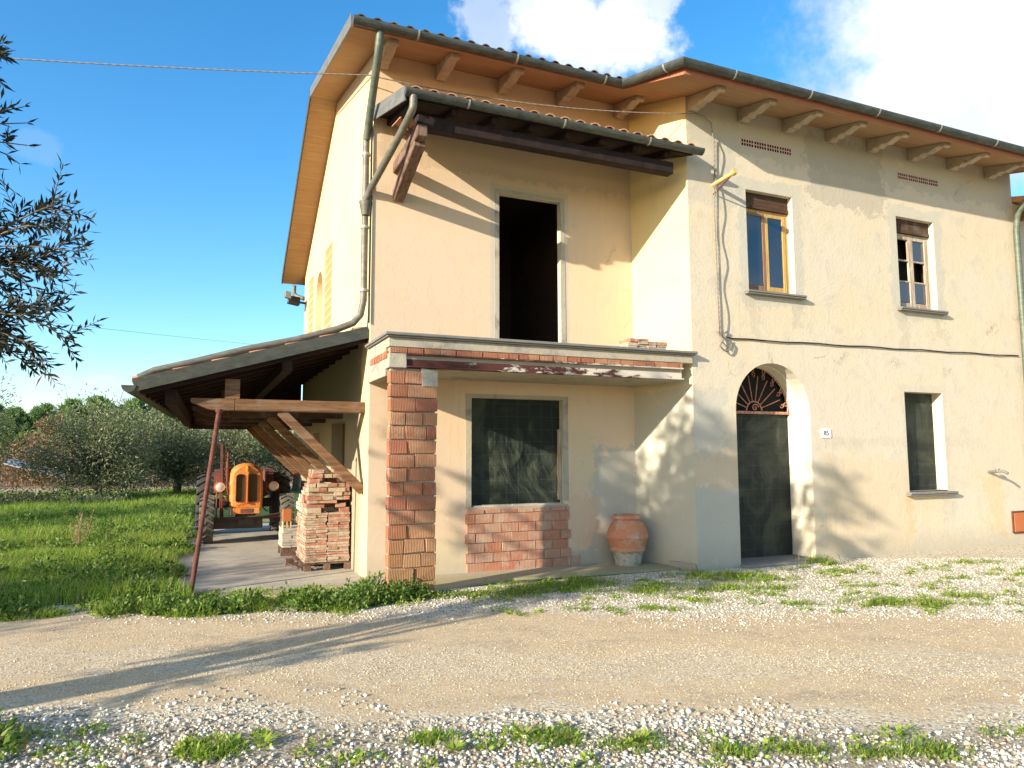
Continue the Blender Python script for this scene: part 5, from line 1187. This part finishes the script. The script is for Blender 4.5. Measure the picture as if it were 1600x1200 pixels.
tree('olive_tree', (-5.0, 23.0, 0), 3.2, 1.7, 1.45, 12000, .13, .038, 'olive', 'olive tree directly behind the tractor', group='olive trees around the meadow', nclu=50, low=.35, seed=3)
tree('olive_tree', (-2.4, 24.5, 0), 3.6, 1.9, 1.6, 9000, .13, .038, 'olive', 'olive tree behind the tractor, against the gable wall', group='olive trees around the meadow', nclu=45, low=.3, seed=4)
tree('olive_tree', (-13.9, 20.0, 0), 4.1, 2.1, 2.0, 13000, .13, .038, 'olive', 'tall olive tree cut by the left edge of the photo', group='olive trees around the meadow', nclu=55, low=.5, seed=6)
tree('yellow_tree', (-16.2, 52, 0), 4.4, 1.0, 1.3, 2600, .22, .10, 'brush', 'small yellow and orange autumn tree among the pines', nclu=16, seed=8)
tree('reddish_shrub', (-14.0, 36, 0), 2.6, 1.2, 1.1, 3000, .16, .07, 'brush', 'reddish brown shrub left of the centre olive', 'shrub', nclu=18, seed=9)
tree('reddish_shrub', (-8.7, 34, 0), 2.6, 1.3, 1.2, 3000, .16, .07, 'brush', 'rust coloured shrub right of the centre olive', 'shrub', nclu=18, seed=10)
# olives outside the frame whose shade falls across the meadow
tree('olive_tree', (-16.6, -1.9, 0), 3.9, 1.9, 1.6, 7000, .15, .05, 'olive', 'olive tree out of view left of the meadow, shading the verge', group='olive trees around the meadow', nclu=30, seed=21)
tree('olive_tree', (-17.6, 8.6, 0), 4.4, 2.6, 1.9, 9000, .15, .05, 'olive', 'olive tree out of view far left, shading the middle of the meadow', group='olive trees around the meadow', nclu=30, seed=22)
tree('olive_tree', (-20.5, 13.5, 0), 4.6, 2.3, 1.9, 7000, .15, .05, 'olive', 'olive tree out of view at the far left of the meadow', group='olive trees around the meadow', nclu=30, seed=23)
def pine(x, y, h, label, seed):
    rs = np.random.default_rng(seed); e = empty('pine_tree', (x, y, 0), label, 'pine tree', 'pines beyond the meadow')
    b = MB(); b.tube([(0, 0, -.1), (0, 0, h*.97)], [.11*h/5, .02], 7); S = Soup(); z = h*.22
    while z < h:
        t = (z-h*.22)/(h*.78); rad = (1-t)**.75*h*.34+.16; nb = rs.integers(5, 8)
        for k in range(nb):
            a = rs.uniform(0, 6.28); rr = rad*rs.uniform(.65, 1.15); tip = np.array([rr*math.cos(a), rr*math.sin(a), z+rr*.75]); b.tube([(0, 0, z), tuple(tip)], [.03, .008], 4)
            for q in (.5, .75, 1.0):
                m_ = 44; cc = np.array([0, 0, z])*(1-q)+tip*q; P = cc+rs.normal(size=(m_, 3))*.09*h/5; V, F = leaf_quads(P, rs.normal(size=(m_, 3))*.6+np.array([math.cos(a)*.5, math.sin(a)*.5, .7]), .26*h/5, .075); S.add(V, F, np.clip(rs.random(m_)*.6+rs.uniform(0, .4), 0, 1))
        z += h*.05
    b.build('trunk', M['bark'], e); S.build('crown', M['pine'], e)
for i, (x, h, y, lb) in enumerate([(-19.9, 5.0, 60, 'dark pine tree at the far left behind the tall olive'), (-17.9, 5.3, 60, 'pine tree just left of the yellow autumn tree'), (-15.8, 5.7, 59, 'pine tree just right of the yellow autumn tree'), (-14.4, 6.2, 62, 'tallest pine tree, rising behind the centre olive'), (-13.5, 5.5, 60, 'pine tree touching the right side of the tallest pine'),
                               (-12.3, 5.5, 62, 'pine tree above the right shoulder of the centre olive'), (-11.2, 5.8, 58, 'pine tree in the gap between the two olives'), (-10.0, 5.7, 61, 'rightmost visible pine tree, next to the lean-to gutter'), (-21.8, 5.4, 62, 'pine tree at the left edge of the photo'), (-8.3, 5.2, 60, 'pine tree hidden mostly by the lean-to roof end')]): pine(x, y, h, lb, 40+i)
# far wood, brush band, dry field
S = Soup()
for i in range(330):
    x = rng.uniform(-60, 40); y = rng.uniform(64, 95); hh = rng.uniform(3.2, 5.4)*(y/70)**.8; m_ = 120; P = np.array([x, y, hh*.5])+rng.normal(size=(m_, 3))*np.array([1.3, 1.0, hh*.25]); P[:, 2] = np.clip(P[:, 2], 0.05, hh)
    V, F = leaf_quads(P, rv(m_)+np.array([0, 0, .4]), rng.uniform(.3, .6, m_), .25); S.add(V, F, np.clip(rng.random(m_)*.5+rng.uniform(0, .5), 0, 1))
tag(S.build('far_wood', M['wood_mass']), 'distant mixed wood closing the meadow, behind the pines', 'wood', kind='stuff')
S = Soup()
for i in range(420):
    x = rng.uniform(-34, 6); y = rng.uniform(31, 46); hh = rng.uniform(.7, 2.4); m_ = 110; P = np.array([x, y, hh*.45])+rng.normal(size=(m_, 3))*np.array([.6, .5, hh*.28]); P[:, 2] = np.clip(P[:, 2], 0.03, None)
    V, F = leaf_quads(P, rv(m_)+np.array([0, 0, .7]), rng.uniform(.12, .3, m_), .07); S.add(V, F, np.clip(rng.random(m_)*.5+rng.uniform(0, .5), 0, 1))
tag(S.build('autumn_brush', M['brush']), 'low reddish brown brush behind the olive trees', 'brush', kind='stuff')
S = Soup()
for i in range(150): x = rng.uniform(-16, -8.8); clump(S, (x, 19.5+rng.uniform(-.9, 1.2), 0), .45, 110, L=.12, W=.05, h=rng.uniform(.2, .65)*(1 if x < -10.4 else .6))
tag(S.build('bramble_bank', M['olive']), 'dark low bramble bank at the foot of the left olive trees', 'brambles', kind='stuff')
# pale low roofs and picket fence behind the olives
for (x0, x1, z0, z1, y, lb) in ((-14.7, -12.2, 1.36, .60, 33, 'pale sloping sheet roof left of the centre olive'), (-9.7, -7.6, .98, .40, 33, 'pale sloping sheet roof between the two olives')):
    e = empty('low_shed', (x0, y, 0), lb, 'shed'); w_ = x1-x0
    b = MB(); b.add([(0, -.9, z0-.2), (w_, -.9, z1-.2), (w_, .9, z1), (0, .9, z0), (0, -.9, z0-.14), (w_, -.9, z1-.14), (w_, .9, z1+.06), (0, .9, z0+.06)], BOXF); b.build('roof', M['paleroof'], e)
    for px in (0.05, w_-.1):
        for py in (-.85, .8): b = MB(); b.box(px, px+.06, py, py+.06, 0, (z0 if px < .1 else z1)-.18); b.build('post', M['bracket_wood'], e)
fe = empty('picket_fence', (-9.2, 31.5, 0), 'short row of pale pickets between the two olives', 'fence')
for k in range(9): b = MB(); b.box(k*.16, k*.16+.04, 0, .03, 0, .52+.05*math.sin(k*2), jit=.01); b.build('picket', M['paleroof'], fe)
b = MB(); b.box(0, 1.35, .03, .05, .34, .38); b.build('rail', M['paleroof'], fe)

# the near olive: stands left of the frame, its boughs hang into the picture and its shade crosses the lane
def near_olive():
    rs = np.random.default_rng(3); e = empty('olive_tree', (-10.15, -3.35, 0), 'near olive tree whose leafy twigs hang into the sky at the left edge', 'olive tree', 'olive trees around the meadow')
    o0 = Vector((-10.15, -3.35, 0)); W = lambda *p: Vector(p)-o0; b = MB(); S = Soup()
    b.tube([(0, 0, -.1), (.05, .02, .4), (.09, .06, .85), (.02, -.02, 1.3), (.06, .03, 1.8), (.1, .05, 2.3)], [.36, .28, .22, .15, .10, .07], 10); b.tube([(.05, -.05, .7), (.16, -.22, 1.3), (.5, -.30, 2.2)], [.09, .05, .02], 7)
    fork = Vector((.1, .05, 2.2))
    def twig(p0, p1, nl, L=.068, r0=.008, droop=.05, sidetw=5, dens=1):
        p0 = Vector(p0); p1 = Vector(p1); md = p0.lerp(p1, .5)+Vector(rs.normal(size=3))*.05+Vector((0, 0, droop)); pts = [p0.lerp(md, t/4).lerp(md.lerp(p1, t/4), t/4) for t in range(5)]; b.tube(pts, [r0*(1-.16*i) for i in range(5)], 5)
        def leaves(q0, q1, k):
            q0 = np.array(q0); q1 = np.array(q1); ax = (q1-q0); ln = np.linalg.norm(ax); ax = ax/ln; t = np.repeat(np.linspace(.12, 1, max(2, k//2)), 2); n = len(t); P = q0+ax*(t*ln)[:, None]
            s_ = np.cross(ax, rs.normal(size=3)); s_ /= np.linalg.norm(s_); s2 = np.cross(ax, s_); ang = np.repeat(np.arange(n//2)*1.57+rs.uniform(0, 1), 2)[:n]; sg = np.tile([1, -1], n//2+1)[:n]
            rad = (s_[None]*np.cos(ang)[:, None]+s2[None]*np.sin(ang)[:, None])*sg[:, None]; Dv = ax[None]*.75+rad*.75+rs.normal(size=(n, 3))*.15
            V, F = leaf_quads(P, Dv, L*rs.uniform(.7, 1.25, n), .0165, rv(n)); S.add(V, F, rs.random(n))
        for i in range(1, 4): leaves(pts[i], pts[i+1], int(nl/4))
        for k in range(sidetw):
            t = rs.uniform(.15, .95); i = min(3, int(t*4)); q = pts[i].lerp(pts[i+1], t*4-i); d = (p1-p0).normalized()*.7+Vector(rs.normal(size=3))*.55; q1 = q+d.normalized()*rs.uniform(.10, .26); b.tube([q, q1], [r0*.45, r0*.2], 4); leaves(q, q1, int(16*dens))
    hub = W(-7.62, -3.10, 2.75); b.tube([fork, fork.lerp(hub, .5)+Vector((0, 0, .35)), hub], [.05, .035, .016], 7)
    hub2 = W(-7.80, -3.1, 3.45); b.tube([fork+Vector((0, 0, .1)), fork.lerp(hub2, .6)+Vector((0, 0, .3)), hub2], [.045, .028, .012], 7)
    hub3 = W(-7.55, -3.45, 2.35); b.tube([hub-Vector((.5, .0, -.15)), hub3], [.02, .012], 6)
    ends = [(-7.04, -3.60, 2.99), (-6.85, -3.81, 2.86), (-6.90, -3.56, 2.74), (-6.98, -3.40, 2.64), (-7.05, -3.35, 2.78), (-7.2, -3.3, 2.95), (-7.22, -3.4, 2.62), (-7.30, -3.2, 2.5), (-7.2, -3.0, 2.75)]
    for q in ends: twig(hub, W(*q), 34, sidetw=7)
    for q in [(-6.95, -3.48, 2.24), (-7.03, -3.62, 2.16), (-7.22, -3.2, 2.15), (-7.1, -3.45, 2.38), (-7.2, -3.45, 2.25), (-7.35, -3.2, 2.3), (-7.0, -3.4, 2.42)]: twig(hub3, W(*q), 32, sidetw=7)
    for q in [(-7.34, -3.03, 3.75), (-7.29, -3.13, 3.47), (-7.33, -3.1, 3.36), (-7.36, -3.05, 3.2), (-7.3, -3.15, 3.60)]: twig(hub2, W(*q), 16, sidetw=1)
    # crown boughs out of view, clustered so that their shade dapples the walls
    def cluster(c, rad, nt, dens=1):
        c = W(*c); b.tube([fork, fork.lerp(c, .5)+Vector((0, 0, .2)), c], [.05, .03, .012], 6)
        for k in range(nt):
            d = Vector(rs.normal(size=3)).normalized(); p0 = c+d*rad*rs.uniform(0, .5); twig(p0, p0+d*rad*rs.uniform(.4, .7)+Vector((0, 0, -.05)), 26, L=.065, sidetw=4, dens=dens)
    def cast(xw, zw, k): return (xw-2.6*k, -k, zw+.88*k)
    for (xw, zw, k, r_, n_) in [(-2.7, .55, 3.1, .42, 26), (-2.5, 1.2, 3.3, .4, 26), (-1.9, .35, 3.4, .45, 34), (-1.9, 1.05, 3.6, .45, 34), (-1.2, .4, 3.2, .45, 38), (-1.1, 1.1, 3.5, .45, 38), (-.9, 1.7, 3.7, .4, 22), (-.4, .35, 3.3, .42, 40), (-.3, 1.0, 3.5, .42, 40), (-.2, 1.6, 3.8, .38, 26),
                                (.25, .4, 3.4, .4, 38), (.4, 1.0, 3.5, .38, 34), (.35, 1.6, 3.7, .32, 24), (.75, .5, 3.6, .35, 22), (2.5, .35, 3.9, .36, 12), (2.7, 1.0, 4.2, .36, 14), (2.35, .7, 4.1, .25, 8), (1.9, 1.2, 4.1, .25, 4),
                                (-6.0, 1.75, 2.3, .35, 6), (-6.2, 2.4, 2.6, .4, 6), (-2.95, 1.15, 3.2, .33, 24), (-3.3, 1.1, 3.3, .26, 22), (-3.0, 1.85, 3.5, .33, 22), (-3.3, 1.7, 3.4, .26, 18), (-3.15, 2.4, 3.6, .30, 14), (.55, .3, 3.3, .33, 26), (.6, .9, 3.5, .3, 22), (.55, 1.4, 3.6, .26, 14), (-2.4, 1.9, 3.6, .36, 12), (-1.7, 1.75, 3.5, .36, 12), (-1.1, 2.2, 3.8, .34, 9), (-.5, 2.1, 3.8, .3, 10), (.1, 2.15, 3.9, .28, 9), (-.2, -.3, 3.2, .4, 12), (.7, -.4, 3.4, .4, 10)]: cluster(cast(xw, zw, k), r_, n_)
    cluster((-9.4, -3.3, 2.3), .35, 12)
    for (x_, y_, z_) in ((-10.05, -3.15, 1.35), (-9.9, -3.6, 1.15), (-9.95, -3.65, 1.6), (-10.1, -3.1, 1.8), (-9.8, -3.55, 2.0), (-9.7, -3.1, 2.2)): cluster((x_, y_, z_), .26, 7)
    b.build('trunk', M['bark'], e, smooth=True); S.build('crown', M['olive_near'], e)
near_olive()
